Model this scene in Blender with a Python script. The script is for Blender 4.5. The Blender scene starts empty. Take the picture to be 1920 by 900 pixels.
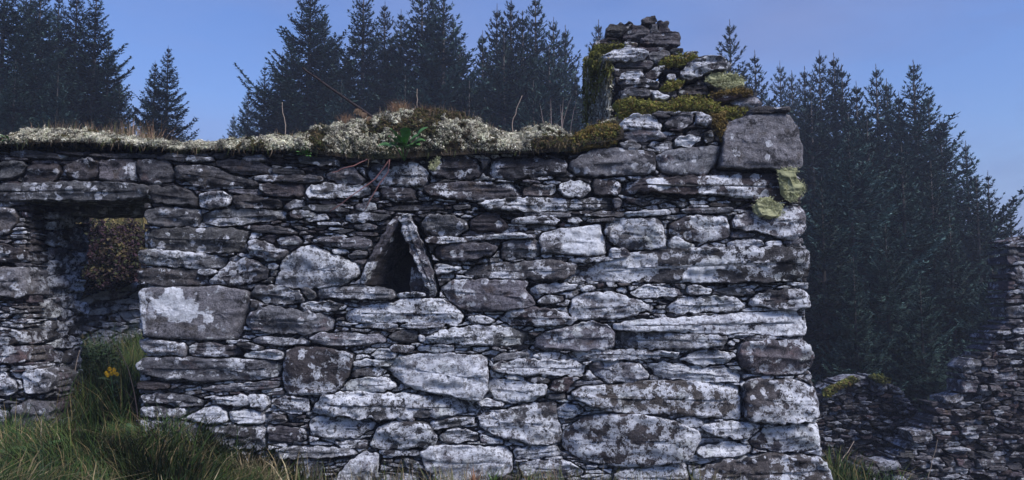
import bpy, math, random
import numpy as np
from mathutils import Vector

R = math.radians
rng = np.random.default_rng(7)
random.seed(7)
scene = bpy.context.scene
COL = scene.collection

# ------------------------------------------------------------------ camera
CAM = np.array([0.0, -5.0, 1.18])
PITCH = math.atan(110 / 1500)
F = 1500.0
cam_data = bpy.data.cameras.new('camera')
cam = bpy.data.objects.new('camera', cam_data)
COL.objects.link(cam)
cam.location = CAM
cam.rotation_euler = (R(90) + PITCH, 0, 0)
cam_data.sensor_width = 36
cam_data.lens = 36 * F / 1920
cam_data.clip_end = 1500
cam_data.dof.use_dof = False
cam_data.dof.focus_distance = 5.2
cam_data.dof.aperture_fstop = 5.6
scene.camera = cam

# ------------------------------------------------------------------ sky and sun
SUN_EL, SUN_AZ = R(48), R(128)          # azimuth clockwise from +Y: in front of the wall, from the right
world = bpy.data.worlds.new('World')
scene.world = world
world.use_nodes = True
wt = world.node_tree
wt.nodes.clear()
def wn(t, **k):
    n = wt.nodes.new(t)
    for a, b in k.items(): setattr(n, a, b)
    return n
sky = wn('ShaderNodeTexSky', sky_type='NISHITA', sun_disc=False, sun_elevation=SUN_EL, sun_rotation=SUN_AZ)
sky.altitude = 200; sky.air_density = 1.6; sky.dust_density = 0.6; sky.ozone_density = 3.0
wtc = wn('ShaderNodeTexCoord')
wmap = wn('ShaderNodeMapping'); wmap.inputs['Scale'].default_value = (1, 1, 3.0)
wnoise = wn('ShaderNodeTexNoise'); wnoise.inputs['Scale'].default_value = 2.2; wnoise.inputs['Detail'].default_value = 5
wramp = wn('ShaderNodeValToRGB')
wramp.color_ramp.elements[0].position = 0.40; wramp.color_ramp.elements[0].color = (0, 0, 0, 1)
wramp.color_ramp.elements[1].position = 0.75; wramp.color_ramp.elements[1].color = (1, 1, 1, 1)
wmul = wn('ShaderNodeMath', operation='MULTIPLY'); wmul.inputs[1].default_value = 0.95
wmix = wn('ShaderNodeMix', data_type='RGBA')
wmix.inputs[7].default_value = (3.6, 4.0, 4.7, 1)      # thin overcast veil
wtint = wn('ShaderNodeMix', data_type='RGBA', blend_type='MULTIPLY'); wtint.inputs[0].default_value = 1
SKY_TINT = (0.60, 0.735, 1.20, 1)
wtint.inputs[7].default_value = SKY_TINT
wbg = wn('ShaderNodeBackground'); wbg.inputs[1].default_value = 0.0395
wout = wn('ShaderNodeOutputWorld')
L = wt.links.new
L(wtc.outputs['Generated'], wmap.inputs[0]); L(wmap.outputs[0], wnoise.inputs[0]); L(wnoise.outputs[0], wramp.inputs[0])
L(wramp.outputs[0], wmul.inputs[0]); L(wmul.outputs[0], wmix.inputs[0]); L(sky.outputs[0], wmix.inputs[6])
wn2 = wn('ShaderNodeTexNoise'); wn2.inputs['Scale'].default_value = 4.2; wn2.inputs['Detail'].default_value = 6; wn2.inputs['Roughness'].default_value = 0.5; wn2.inputs['Distortion'].default_value = 0.4
wr2 = wn('ShaderNodeMapRange'); wr2.inputs[1].default_value = 0.44; wr2.inputs[2].default_value = 0.68; wr2.inputs[3].default_value = 0.0; wr2.inputs[4].default_value = 0.42
wsx = wn('ShaderNodeSeparateXYZ'); wsr = wn('ShaderNodeMapRange'); wsr.inputs[1].default_value = 0.05; wsr.inputs[2].default_value = 0.55; wsr.inputs[3].default_value = 0.35; wsr.inputs[4].default_value = 1.5
wm2 = wn('ShaderNodeMath', operation='MULTIPLY'); wdark = wn('ShaderNodeMix', data_type='RGBA'); wdark.inputs[7].default_value = (2.3, 2.3, 2.9, 1)
L(wmap.outputs[0], wn2.inputs[0]); L(wn2.outputs[0], wr2.inputs[0]); L(wtc.outputs['Generated'], wsx.inputs[0]); L(wsx.outputs[0], wsr.inputs[0])
L(wr2.outputs[0], wm2.inputs[0]); L(wsr.outputs[0], wm2.inputs[1]); L(wm2.outputs[0], wdark.inputs[0]); L(wmix.outputs[2], wdark.inputs[6])
L(wdark.outputs[2], wtint.inputs[6]); L(wtint.outputs[2], wbg.inputs[0]); L(wbg.outputs[0], wout.inputs[0])

sd = bpy.data.lights.new('sun', 'SUN'); sun = bpy.data.objects.new('sun', sd); COL.objects.link(sun)
sd.energy = 1.5; sd.angle = R(28); sd.color = (1.0, 0.97, 0.98)
sv = Vector((math.sin(SUN_AZ) * math.cos(SUN_EL), math.cos(SUN_AZ) * math.cos(SUN_EL), math.sin(SUN_EL)))
sun.rotation_euler = (-sv).to_track_quat('-Z', 'Y').to_euler()

vs = scene.view_settings
vs.view_transform = 'Standard'; vs.look = 'None'; vs.gamma = 1; vs.use_curve_mapping = False
vs.exposure = 1.65

# ------------------------------------------------------------------ helpers
def ray(px, py):
    a = (np.asarray(px, float) - 960) / F; b = (450 - np.asarray(py, float)) / F
    c, s = math.cos(PITCH), math.sin(PITCH)
    return a, c - b * s, s + b * c
def P(px, py, Y=0.0):
    dx, dy, dz = ray(px, py); t = (Y - CAM[1]) / dy
    return np.stack([CAM[0] + dx * t, np.zeros_like(dx * t) + Y, CAM[2] + dz * t], -1)

def hash3(i, j, k):
    h = (i * 374761393 + j * 668265263 + k * 2147483647 + 1274126177) & 0xFFFFFFFF
    h = ((h ^ (h >> 13)) * 1274126177) & 0xFFFFFFFF
    h = ((h ^ (h >> 16)) * 2246822519) & 0xFFFFFFFF
    return ((h ^ (h >> 15)) & 0xFFFF) / 32767.5 - 1.0
def vnoise(p):
    p = np.asarray(p, float); i = np.floor(p).astype(np.int64); f = p - i
    f = f * f * (3 - 2 * f)
    r = 0
    for a in (0, 1):
        for b in (0, 1):
            for c in (0, 1):
                w = (f[..., 0] if a else 1 - f[..., 0]) * (f[..., 1] if b else 1 - f[..., 1]) * (f[..., 2] if c else 1 - f[..., 2])
                r = r + w * hash3(i[..., 0] + a, i[..., 1] + b, i[..., 2] + c)
    return r
def fbm(p, o=3):
    p = np.asarray(p, float); r = 0; a = 1
    for k in range(o):
        r = r + a * vnoise(p); p = p * 2.03 + 17.3; a *= 0.5
    return r

def tag(o, label=None, cat=None, group=None, kind=None):
    if label: o['label'] = label
    if cat: o['category'] = cat
    if group: o['group'] = group
    if kind: o['kind'] = kind
    return o
def empty(name, loc=(0, 0, 0), rz=0):
    o = bpy.data.objects.new(name, None); COL.objects.link(o); o.location = loc; o.rotation_euler = (0, 0, rz)
    return o
def mesh_obj(name, verts, faces, mat, parent=None, smooth=True, attr=None, uniform=None):
    """verts (n,3) ; faces list of tuples OR (m,k) array; attr (n,4) colour called stone"""
    me = bpy.data.meshes.new(name)
    verts = np.asarray(verts, np.float32)
    if isinstance(faces, np.ndarray):
        k = faces.shape[1]
        me.vertices.add(len(verts)); me.vertices.foreach_set('co', verts.ravel())
        me.loops.add(faces.size); me.loops.foreach_set('vertex_index', faces.ravel().astype(np.int32))
        me.polygons.add(len(faces)); me.polygons.foreach_set('loop_start', np.arange(0, faces.size, k, dtype=np.int32))
        me.update(calc_edges=True)
    else:
        me.from_pydata(verts.tolist(), [], faces)
    if attr is not None:
        ca = me.color_attributes.new('stone', 'FLOAT_COLOR', 'POINT')
        ca.data.foreach_set('color', np.asarray(attr, np.float32).ravel())
    if smooth: me.polygons.foreach_set('use_smooth', np.ones(len(me.polygons), bool))
    me.materials.append(mat); me.update()
    o = bpy.data.objects.new(name, me); COL.objects.link(o)
    if parent is not None: o.parent = parent
    return o
class Acc:
    """collects pieces of one mesh"""
    def __init__(s): s.v = []; s.f = []; s.a = []; s.n = 0
    def add(s, v, f, a=None):
        v = np.asarray(v, float); s.v.append(v)
        s.f.extend([tuple(int(q) + s.n for q in t) for t in f])
        if a is not None: s.a.append(np.tile(np.asarray(a, float), (len(v), 1)) if np.ndim(a) == 1 else a)
        s.n += len(v)
    def build(s, name, mat, parent=None, smooth=True):
        return mesh_obj(name, np.concatenate(s.v), s.f, mat, parent, smooth, np.concatenate(s.a) if s.a else None)
def tube(pts, radii, n=6):
    pts = np.asarray(pts, float); m = len(pts); v = []; f = []
    for i, p in enumerate(pts):
        d = pts[min(i + 1, m - 1)] - pts[max(i - 1, 0)]; d = d / (np.linalg.norm(d) + 1e-9)
        u = np.cross(d, [0.31, 0.9, 0.2]); u /= np.linalg.norm(u) + 1e-9; w = np.cross(d, u)
        for k in range(n):
            a = 2 * math.pi * k / n
            v.append(p + radii[i] * (u * math.cos(a) + w * math.sin(a)))
    for i in range(m - 1):
        for k in range(n):
            f.append((i * n + k, i * n + (k + 1) % n, (i + 1) * n + (k + 1) % n, (i + 1) * n + k))
    f.append(tuple(range(n))[::-1]); f.append(tuple((m - 1) * n + k for k in range(n)))
    return np.array(v), f

# ------------------------------------------------------------------ materials
def new_mat(name):
    m = bpy.data.materials.new(name); m.use_nodes = True; nt = m.node_tree; nt.nodes.clear()
    out = nt.nodes.new('ShaderNodeOutputMaterial'); bs = nt.nodes.new('ShaderNodeBsdfPrincipled')
    nt.links.new(bs.outputs[0], out.inputs[0]); bs.inputs['Roughness'].default_value = 0.85
    bs.inputs['Specular IOR Level'].default_value = 0.3
    class N:
        pass
    g = N(); g.nt = nt; g.bs = bs; g.m = m
    def node(t, ins=None, **k):
        n = nt.nodes.new(t)
        for a, b in k.items(): setattr(n, a, b)
        for a, b in (ins or {}).items():
            if isinstance(b, bpy.types.NodeSocket): nt.links.new(b, n.inputs[a])
            else: n.inputs[a].default_value = b
        return n
    g.node = node
    g.math = lambda op, a, b=0.0, c=None, clamp=False: node('ShaderNodeMath', ({0: a, 1: b} if c is None else {0: a, 1: b, 2: c}), operation=op, use_clamp=clamp).outputs[0]
    g.mix = lambda f, a, b: node('ShaderNodeMix', {0: f, 6: a, 7: b}, data_type='RGBA').outputs[2]
    g.noise = lambda vec, s, d=4, r=0.55, dist=0.0: node('ShaderNodeTexNoise', {'Vector': vec, 'Scale': s, 'Detail': d, 'Roughness': r, 'Distortion': dist}).outputs[0]
    g.mr = lambda v, a, b, c=0.0, d=1.0: node('ShaderNodeMapRange', {0: v, 1: a, 2: b, 3: c, 4: d}, clamp=True).outputs[0]
    g.map = lambda vec, sc, loc=(0, 0, 0): node('ShaderNodeMapping', {'Vector': vec, 'Scale': sc, 'Location': loc}).outputs[0]
    g.base = lambda s: nt.links.new(s, bs.inputs['Base Color'])
    def bump(h, strength, dist, prev=None):
        n = node('ShaderNodeBump', {'Height': h, 'Strength': strength, 'Distance': dist})
        if prev is not None: nt.links.new(prev, n.inputs['Normal'])
        return n.outputs[0]
    g.bump = bump
    g.normal = lambda s: nt.links.new(s, bs.inputs['Normal'])
    g.pos = node('ShaderNodeNewGeometry').outputs['Position']
    return g

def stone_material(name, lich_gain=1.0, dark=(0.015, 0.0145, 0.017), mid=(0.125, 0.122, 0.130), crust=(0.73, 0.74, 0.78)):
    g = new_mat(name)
    at = g.node('ShaderNodeAttribute', attribute_name='stone')
    sep = g.node('ShaderNodeSeparateColor', {0: at.outputs['Color']})
    rnd, lich, tone = sep.outputs[0], sep.outputs[1], sep.outputs[2]
    off = g.node('ShaderNodeCombineXYZ', {0: g.math('MULTIPLY', rnd, 37.0), 1: g.math('MULTIPLY', rnd, 11.0), 2: g.math('MULTIPLY', rnd, 53.0)}).outputs[0]
    p = g.node('ShaderNodeVectorMath', {0: g.pos, 1: off}, operation='ADD').outputs[0]
    # tilt the grain of every stone a little
    rot = g.node('ShaderNodeVectorRotate', {'Vector': p, 'Angle': g.math('MULTIPLY_ADD', rnd, 0.5, -0.25)}, rotation_type='Y_AXIS').outputs[0]
    aniso = g.mr(rnd, 0.15, 0.75)                       # some stones are bedded, some massive
    vb = g.node('ShaderNodeVectorMath', {0: rot, 1: g.node('ShaderNodeCombineXYZ', {0: 2.4, 1: 2.4, 2: g.math('MULTIPLY_ADD', aniso, 11.0, 4.0)}).outputs[0]}, operation='MULTIPLY').outputs[0]
    strat = g.noise(vb, 1.9, 8, 0.66, 0.8)
    fine = g.noise(p, 70.0, 4, 0.7)
    grain = g.noise(p, 190.0, 2, 0.7)
    big = g.noise(p, 6.5, 3, 0.5)
    tex = g.math('ADD', g.math('MULTIPLY', strat, 0.45), g.math('MULTIPLY', fine, 0.3)); tex = g.math('ADD', tex, g.math('MULTIPLY', grain, 0.25))
    base = g.mix(g.mr(tex, 0.38, 0.62), (*dark, 1), (*mid, 1))
    base = g.mix(g.math('MULTIPLY', g.mr(tone, 0.5, 0.0), 0.7), base, (0.062, 0.036, 0.038, 1))
    base = g.mix(g.math('MULTIPLY', g.mr(tone, 0.5, 1.0), g.mr(strat, 0.3, 0.65, 0.2, 0.75)), base, (0.27, 0.265, 0.29, 1))
    base = g.mix(g.mr(g.noise(p, 11.0, 5, 0.65), 0.54, 0.66, 0, 0.65), base, (0.060, 0.036, 0.034, 1))
    base = g.node('ShaderNodeHueSaturation', {'Color': base, 'Hue': g.mr(g.math('FRACT', g.math('MULTIPLY', rnd, 7.3)), 0, 1, 0.45, 0.60), 'Saturation': g.mr(g.math('FRACT', g.math('MULTIPLY', rnd, 3.7)), 0, 1, 0.3, 1.5), 'Value': g.mr(g.math('FRACT', g.math('MULTIPLY', rnd, 5.1)), 0, 1, 0.7, 1.5)}).outputs[0]
    base = g.node('ShaderNodeHueSaturation', {'Color': base, 'Value': g.math('MULTIPLY', g.mr(grain, 0.36, 0.64, 0.65, 1.6), g.mr(g.noise(p, 34.0, 4, 0.7), 0.35, 0.65, 0.65, 1.35))}).outputs[0]
    # black crust
    base = g.mix(g.mr(g.math('ADD', g.noise(p, 8.0, 6, 0.75), g.math('MULTIPLY', fine, 0.25)), 0.66, 0.72, 0, 0.85), base, (0.012, 0.011, 0.014, 1))
    # crustose lichen: ragged blotches, flecks, streaks along the bedding
    warp = g.noise(p, 21.0, 4, 0.58)
    streak = g.noise(vb, 3.3, 6, 0.75, 0.3)
    fleck = g.noise(p, 75.0, 4, 0.75)
    lv = g.math('ADD', g.math('MULTIPLY', big, 1.05), g.math('MULTIPLY', warp, 0.95))
    lv = g.math('ADD', lv, g.math('MULTIPLY', g.math('SUBTRACT', streak, 0.5), 0.28))
    lv = g.math('ADD', lv, g.math('MULTIPLY', fleck, 0.32))
    lv = g.math('ADD', lv, g.math('MULTIPLY', g.math('SUBTRACT', g.noise(g.pos, 1.7, 2), 0.5), 0.45))
    thr = g.math('MULTIPLY_ADD', lich, -0.52 * lich_gain, 1.44)
    dlt = g.math('SUBTRACT', lv, thr)
    m1 = g.mr(dlt, -0.004, 0.014)
    vor = g.node('ShaderNodeTexVoronoi', {'Vector': g.node('ShaderNodeVectorMath', {0: p, 1: g.node('ShaderNodeVectorMath', {0: g.node('ShaderNodeTexNoise', {'Vector': p, 'Scale': 38.0, 'Detail': 3.0}).outputs[1], 1: (0.03,) * 3}, operation='MULTIPLY').outputs[0]}, operation='ADD').outputs[0], 'Scale': 17.0, 'Randomness': 1.0})
    vs_ = g.node('ShaderNodeSeparateColor', {0: vor.outputs['Color']})
    rad = g.math('MULTIPLY', vs_.outputs[0], 0.56)
    m2 = g.math('MULTIPLY', g.mr(g.math('SUBTRACT', rad, vor.outputs['Distance']), 0.0, 0.03), g.mr(g.math('ADD', vs_.outputs[1], g.math('MULTIPLY', lich, 0.9)), 0.76, 0.80))
    lm = g.math('MAXIMUM', m1, g.math('MULTIPLY', m2, 0.8), clamp=True)
    pit = g.mr(g.math('ADD', g.math('MULTIPLY', g.noise(p, 42.0, 6, 0.8), 0.78), g.math('MULTIPLY', g.noise(vb, 5.0, 5, 0.8), 0.22)), 0.515, 0.55)
    lm = g.math('MULTIPLY', lm, g.math('SUBTRACT', 1.0, g.math('MULTIPLY', pit, g.mr(lich, 0.8, 1.4, 0.95, 0.35))), clamp=True)
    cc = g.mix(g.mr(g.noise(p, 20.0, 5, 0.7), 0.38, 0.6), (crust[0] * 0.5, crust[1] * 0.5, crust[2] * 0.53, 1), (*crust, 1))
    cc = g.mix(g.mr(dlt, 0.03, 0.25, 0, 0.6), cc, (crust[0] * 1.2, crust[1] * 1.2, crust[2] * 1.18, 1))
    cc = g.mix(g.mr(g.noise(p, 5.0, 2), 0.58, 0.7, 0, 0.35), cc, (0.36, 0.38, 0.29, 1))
    g.base(g.mix(lm, base, cc))
    h = g.math('ADD', g.math('MULTIPLY', strat, 1.0), g.math('MULTIPLY', warp, 0.5))
    b = g.bump(h, 0.8, 0.026)
    b = g.bump(g.math('ADD', g.math('MULTIPLY', lm, 0.4), g.math('ADD', fine, grain)), 1.0, 0.008, b)
    g.normal(b)
    g.bs.inputs['Roughness'].default_value = 0.85
    return g.m
M = {}
M['stone'] = stone_material('lichened_schist')
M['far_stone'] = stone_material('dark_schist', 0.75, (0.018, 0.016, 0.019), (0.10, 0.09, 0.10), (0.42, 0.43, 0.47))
def simple(name, c1, c2, scale=8, bump=0.3, dist=0.02, rough=0.9, c3=None, attr=False):
    g = new_mat(name)
    n = g.noise(g.pos, scale, 6, 0.65)
    c = g.mix(g.mr(n, 0.35, 0.65), (*c1, 1), (*c2, 1))
    if c3: c = g.mix(g.mr(g.noise(g.pos, scale * 0.35, 3), 0.52, 0.62), c, (*c3, 1))
    g.base(c); g.bs.inputs['Roughness'].default_value = rough
    g.normal(g.bump(g.noise(g.pos, scale * 5, 4, 0.7), bump, dist))
    return g.m
M['core'] = simple('rubble_and_earth', (0.018, 0.015, 0.014), (0.05, 0.045, 0.045), 18, 0.8, 0.03)
M['turf'] = simple('peaty_turf', (0.022, 0.017, 0.010), (0.06, 0.045, 0.03), 14, 1.0, 0.03, c3=(0.035, 0.04, 0.018))
M['ground'] = simple('rough_grass_ground', (0.020, 0.026, 0.012), (0.045, 0.055, 0.02), 3, 1.0, 0.05, c3=(0.06, 0.05, 0.03))
def colour_attr_mat(name, rough=0.9, trans=0.0, jitter=0.0):
    g = new_mat(name)
    at = g.node('ShaderNodeAttribute', attribute_name='stone')
    g.base(at.outputs['Color']); g.bs.inputs['Roughness'].default_value = rough
    g.bs.inputs['Specular IOR Level'].default_value = 0.15
    return g.m
M['leafy'] = colour_attr_mat('plant_matter')
def flat(name, c, rough=0.7, spec=0.3):
    g = new_mat(name)
    n = g.noise(g.pos, 25, 3)
    g.base(g.mix(n, (c[0] * .65, c[1] * .65, c[2] * .65, 1), (c[0] * 1.3, c[1] * 1.3, c[2] * 1.3, 1)))
    g.bs.inputs['Roughness'].default_value = rough; g.bs.inputs['Specular IOR Level'].default_value = spec
    return g.m
M['green_leaf'] = flat('glossy_green_leaf', (0.085, 0.20, 0.055), 0.5)
M['bark'] = flat('bark', (0.045, 0.038, 0.034))
M['red_stem'] = flat('russet_stem', (0.27, 0.125, 0.11))
M['brown_stem'] = flat('brown_stem', (0.022, 0.014, 0.014))
M['straw'] = flat('dry_straw', (0.33, 0.26, 0.20))
M['petal'] = flat('yellow_petal', (0.75, 0.45, 0.02))
M['niche_slab'] = simple('smooth_damp_slate', (0.03, 0.033, 0.036), (0.055, 0.06, 0.058), 6, 0.3, 0.01, 0.6)
def needle_mat():
    g = new_mat('spruce_needles')
    at = g.node('ShaderNodeAttribute', attribute_name='stone')
    info = g.node('ShaderNodeObjectInfo')
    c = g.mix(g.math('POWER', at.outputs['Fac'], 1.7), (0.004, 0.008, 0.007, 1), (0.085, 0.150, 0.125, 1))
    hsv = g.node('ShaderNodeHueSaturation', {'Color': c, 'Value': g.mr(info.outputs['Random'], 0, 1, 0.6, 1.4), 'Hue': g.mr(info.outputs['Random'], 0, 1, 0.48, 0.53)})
    g.base(hsv.outputs[0]); g.bs.inputs['Specular IOR Level'].default_value = 0.15
    return g.m
M['needles'] = needle_mat()

# ------------------------------------------------------------------ stone geometry
def chaikin(p, r=0.2, n=1):
    for _ in range(n):
        q = np.roll(p, -1, 0)
        p = np.stack([p * (1 - r) + q * r, p * r + q * (1 - r)], 1).reshape(-1, 2)
    return p
def resample(p, n):
    q = np.vstack([p, p[:1]]); d = np.r_[0, np.cumsum(np.linalg.norm(np.diff(q, axis=0), axis=1))]
    t = np.linspace(0, d[-1], n, endpoint=False)
    return np.stack([np.interp(t, d, q[:, 0]), np.interp(t, d, q[:, 1])], 1)
def poly_area(p):
    x, y = p[:, 0], p[:, 1]; return 0.5 * np.sum(x * np.roll(y, -1) - y * np.roll(x, -1))
def stone_geo(poly, depth, seed, proud=0.0, big=True, skew=(0, 0), rough=1.0, res=0.012, flatness=1.0):
    p = np.asarray(poly, float)
    if poly_area(p) < 0: p = p[::-1]
    p = chaikin(p, 0.11, 1) if big and len(p) < 20 else chaikin(p, 0.15, 1)
    per = np.sum(np.linalg.norm(np.roll(p, -1, 0) - p, axis=1))
    n = int(np.clip(per / res, 14, 190)); p = resample(p, n)
    c = p.mean(0); q = p - c; w_, V = np.linalg.eigh(q.T @ q / n); ax = V[:, 1]; pr = q @ ax; pw = q @ V[:, 0]
    Lh = (pr.max() - pr.min()) / 2; Wh = (pw.max() - pw.min()) / 2
    tt = np.clip(pr, -(max(Lh - Wh, 0)) * 0.97, max(Lh - Wh, 0) * 0.97) * 0.98
    # median line follows the stone's own shape
    T = c + np.outer(tt, ax) + 0
    nrm = np.roll(p, -1, 0) - np.roll(p, 1, 0); nrm = np.stack([nrm[:, 1], -nrm[:, 0]], 1); nrm /= np.linalg.norm(nrm, axis=1, keepdims=True) + 1e-9
    nrm0 = nrm
    s3 = np.array([seed * 1.37, seed * 0.71])
    amp = min(0.26 * Wh, 0.011) * rough
    if big: p = p + nrm0 * min(0.02 * Wh, 0.0012)
    o = p + nrm * (fbm(np.c_[p * 30, np.full(n, seed * 3.1)], 3) * amp)[:, None]
    hw = np.linalg.norm(o - T, axis=1)
    fr = [0, .035, .08, .14, .22, .32, .44, .58, .74, .92] if big else [0, .1, .25, .5, .85]
    Rr = min(0.30 * Wh, 0.009)
    tl = (np.array([hash3(np.array(seed * 7 + 1), np.array(3), np.array(5)), hash3(np.array(seed * 7 + 2), np.array(9), np.array(5))])) * 0.13
    fa = np.array(fr)[:, None, None]; q2 = o[None] * (1 - fa) + T[None] * fa; d = fa[..., 0] * hw[None]
    e = 1 - np.minimum(d / Rr, 1); w = -Rr * (1 - np.sqrt(np.maximum(1 - e * e, 0)))
    w = w + min(0.07 * Wh, 0.007) * (1 - (1 - np.minimum(d / (Wh + 1e-6), 1)) ** 2) * flatness
    k = np.minimum(1.0, fa[..., 0] * 7 + .15); sz = min(1.0, Wh / 0.04); S1 = np.full(q2.shape[:2], float(seed))
    u_, v_ = q2[..., 0], q2[..., 1]
    n1 = fbm(np.stack([u_ * 8, v_ * 15, S1 * 1.7], -1), 4)
    n1 = n1 + .55 * np.abs(vnoise(np.stack([u_ * 17 + 3, v_ * 30, S1 * 2.1], -1)))
    w = w + k * rough * (n1 * 0.012 * sz + vnoise(np.stack([u_ * 10, v_ * 75, S1 * 2.3], -1)) * 0.006 * sz)
    st = vnoise(np.stack([u_ * 5 + seed, v_ * 22, S1], -1)); w = w + k * rough * sz * (np.where(st > 0.15, 0.009, 0.0) - np.where(st < -0.3, 0.008, 0.0))
    # one or two broken corners
    for q in (3, 5):
        th = hash3(np.array(seed * 5 + q), np.array(2), np.array(q)) * math.pi; nd = np.array([math.cos(th), math.sin(th)])
        pj = (q2 - c) @ nd; mx = pj.max(); w = w - rough * np.maximum(pj - mx * .72, 0) * .55
    w = w + (q2 - c) @ tl
    rings = [np.c_[q2[a], w[a] + proud] for a in range(len(fr))]
    back = []
    dl = [0.02, 0.07, 0.16, 0.3, 0.5, 0.7] ; dl = [x for x in dl if x < depth - 0.01] + [depth]
    for x in dl[::-1]:
        q3 = o + nrm * ((fbm(np.c_[p * 20, np.full(n, x * 25 + seed)], 2) * 0.008 - 0.004 - 0.03 * x) * rough)[:, None]
        q3 = q3 + np.array(skew) * x / depth
        back.append(np.c_[q3, w[0] * (1 - min(1, x / .1)) + np.full(n, proud - x - Rr * min(1, x / .1))])
    A = back + rings
    v = np.concatenate(A); m = len(A)
    i = np.arange(n); j = (i + 1) % n
    f4 = []
    for k in range(m - 1):
        f4 += list(zip(k * n + i, k * n + j, (k + 1) * n + j, (k + 1) * n + i))
    v = np.vstack([v, [[*c, A[-1][:, 2].mean()]]]); ci = len(v) - 1
    f4 += [((m - 1) * n + a, (m - 1) * n + b, ci) for a, b in zip(i, j)]
    f4.append(tuple(int(a) for a in i[::-1]))
    return v, f4
def frame_front(Y0):
    return lambda v: np.stack([v[:, 0], Y0 - v[:, 2], v[:, 1]], 1)
def frame_posx(X0):       # face looks towards +X ; u = Y
    return lambda v: np.stack([X0 + v[:, 2], v[:, 0], v[:, 1]], 1)
def frame_negx(X0):
    return lambda v: np.stack([X0 - v[:, 2], -v[:, 0], v[:, 1]], 1)
def px_to_uv(poly, Y):
    p = np.asarray(poly, float); q = P(p[:, 0], p[:, 1], Y); return q[:, [0, 2]]

def in_poly(X, Y, poly):
    r = np.zeros(X.shape, bool); n = len(poly)
    for i in range(n):
        x1, y1 = poly[i]; x2, y2 = poly[(i + 1) % n]
        if y1 == y2: continue
        c = ((Y > y1) != (Y > y2)) & (X < (x2 - x1) * (Y - y1) / (y2 - y1) + x1)
        r ^= c
    return r
def fill_region(region, taken, cell, stretch, seed, holes=(), minw=2.2, shrink=0.9, lloyd=2, grow=1.5, st=1.5):
    """cuts what is left free inside `region` (units ~ photo pixels) into flat lens-shaped slabs"""
    rg = np.random.default_rng(seed)
    region = np.asarray(region, float); x0, y0 = region.min(0); x1, y1 = region.max(0)
    gx = np.arange(x0, x1, st); gy = np.arange(y0, y1, st); GX, GY = np.meshgrid(gx, gy)
    free = in_poly(GX, GY, region)
    for t in list(taken) + list(holes):
        t = np.asarray(t, float); a, b = t.min(0) - 3, t.max(0) + 3
        ix = (gx >= a[0]) & (gx <= b[0]); iy = (gy >= a[1]) & (gy <= b[1])
        if not ix.any() or not iy.any(): continue
        c = t.mean(0); tg = c + (t - c) * (1 + grow / (np.linalg.norm(t - c, axis=1, keepdims=True) + 1e-6))
        sub = np.ix_(iy, ix); free[sub] &= ~in_poly(GX[sub], GY[sub], tg)
    fy, fx = np.nonzero(free); 
    if len(fx) == 0: return []
    wob = vnoise(np.c_[gx[fx] / 60, gy[fy] / 25, np.full(len(fx), seed)]) * 4
    pts = np.c_[gx[fx] / stretch, gy[fy] + wob]
    ns = max(1, int(len(fx) * st * st / cell)); S = pts[rg.choice(len(pts), ns, replace=False)]
    def label(S):
        lab = np.zeros(len(pts), np.int32)
        for a in range(0, len(pts), 6000):
            d = ((pts[a:a + 6000, None, :] - S[None]) ** 2).sum(2); lab[a:a + 6000] = d.argmin(1)
        return lab
    for _ in range(lloyd):
        lab = label(S); cnt = np.bincount(lab, minlength=ns)
        for k in (0, 1):
            S[:, k] = np.where(cnt > 0, np.bincount(lab, pts[:, k], minlength=ns) / np.maximum(cnt, 1), S[:, k])
    lab = label(S); LAB = -np.ones(free.shape, np.int32); LAB[fy, fx] = lab
    out = []
    order = np.argsort(lab, kind='stable'); bounds = np.searchsorted(lab[order], np.arange(ns + 1))
    ang = np.linspace(0, 2 * math.pi, 30, endpoint=False)
    for k in range(ns):
        idx = order[bounds[k]:bounds[k + 1]]
        if len(idx) * st * st < 32: continue
        cx, cy = gx[fx[idx]].mean(), gy[fy[idx]].mean()
        ii = np.argmin((gx[fx[idx]] - cx) ** 2 + ((gy[fy[idx]] - cy) * stretch) ** 2); cx, cy = gx[fx[idx[ii]]], gy[fy[idx[ii]]]
        rad = np.arange(0, 60, 0.7)
        DX = np.cos(ang)[:, None] * rad * stretch * .55; DY = np.sin(ang)[:, None] * rad
        jx = np.clip(((cx + DX - x0) / st).round().astype(int), 0, len(gx) - 1); jy = np.clip(((cy + DY - y0) / st).round().astype(int), 0, len(gy) - 1)
        ok = (LAB[jy, jx] == k) & (cx + DX <= gx[-1]) & (cy + DY <= gy[-1]) & (cx + DX >= x0) & (cy + DY >= y0)
        first = np.where(ok.all(1), len(rad) - 1, (~ok).argmax(1)); r = rad[np.maximum(first - 1, 0)]
        r = np.maximum(r - shrink, 0.4)
        poly = np.c_[cx + np.cos(ang) * r * stretch * .55, cy + np.sin(ang) * r]
        if (poly[:, 1].max() - poly[:, 1].min()) / 2 < minw or abs(poly_area(poly)) < 45: continue
        out.append(poly)
    return out

def lich_at(px, py):
    a = np.clip((px - 300) / 700, 0, 1); b = np.clip((py - 300) / 330, 0, 1)
    return float(np.clip(0.16 + 0.26 * a + 0.34 * b + 0.06 * a * b, 0, 1))

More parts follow.
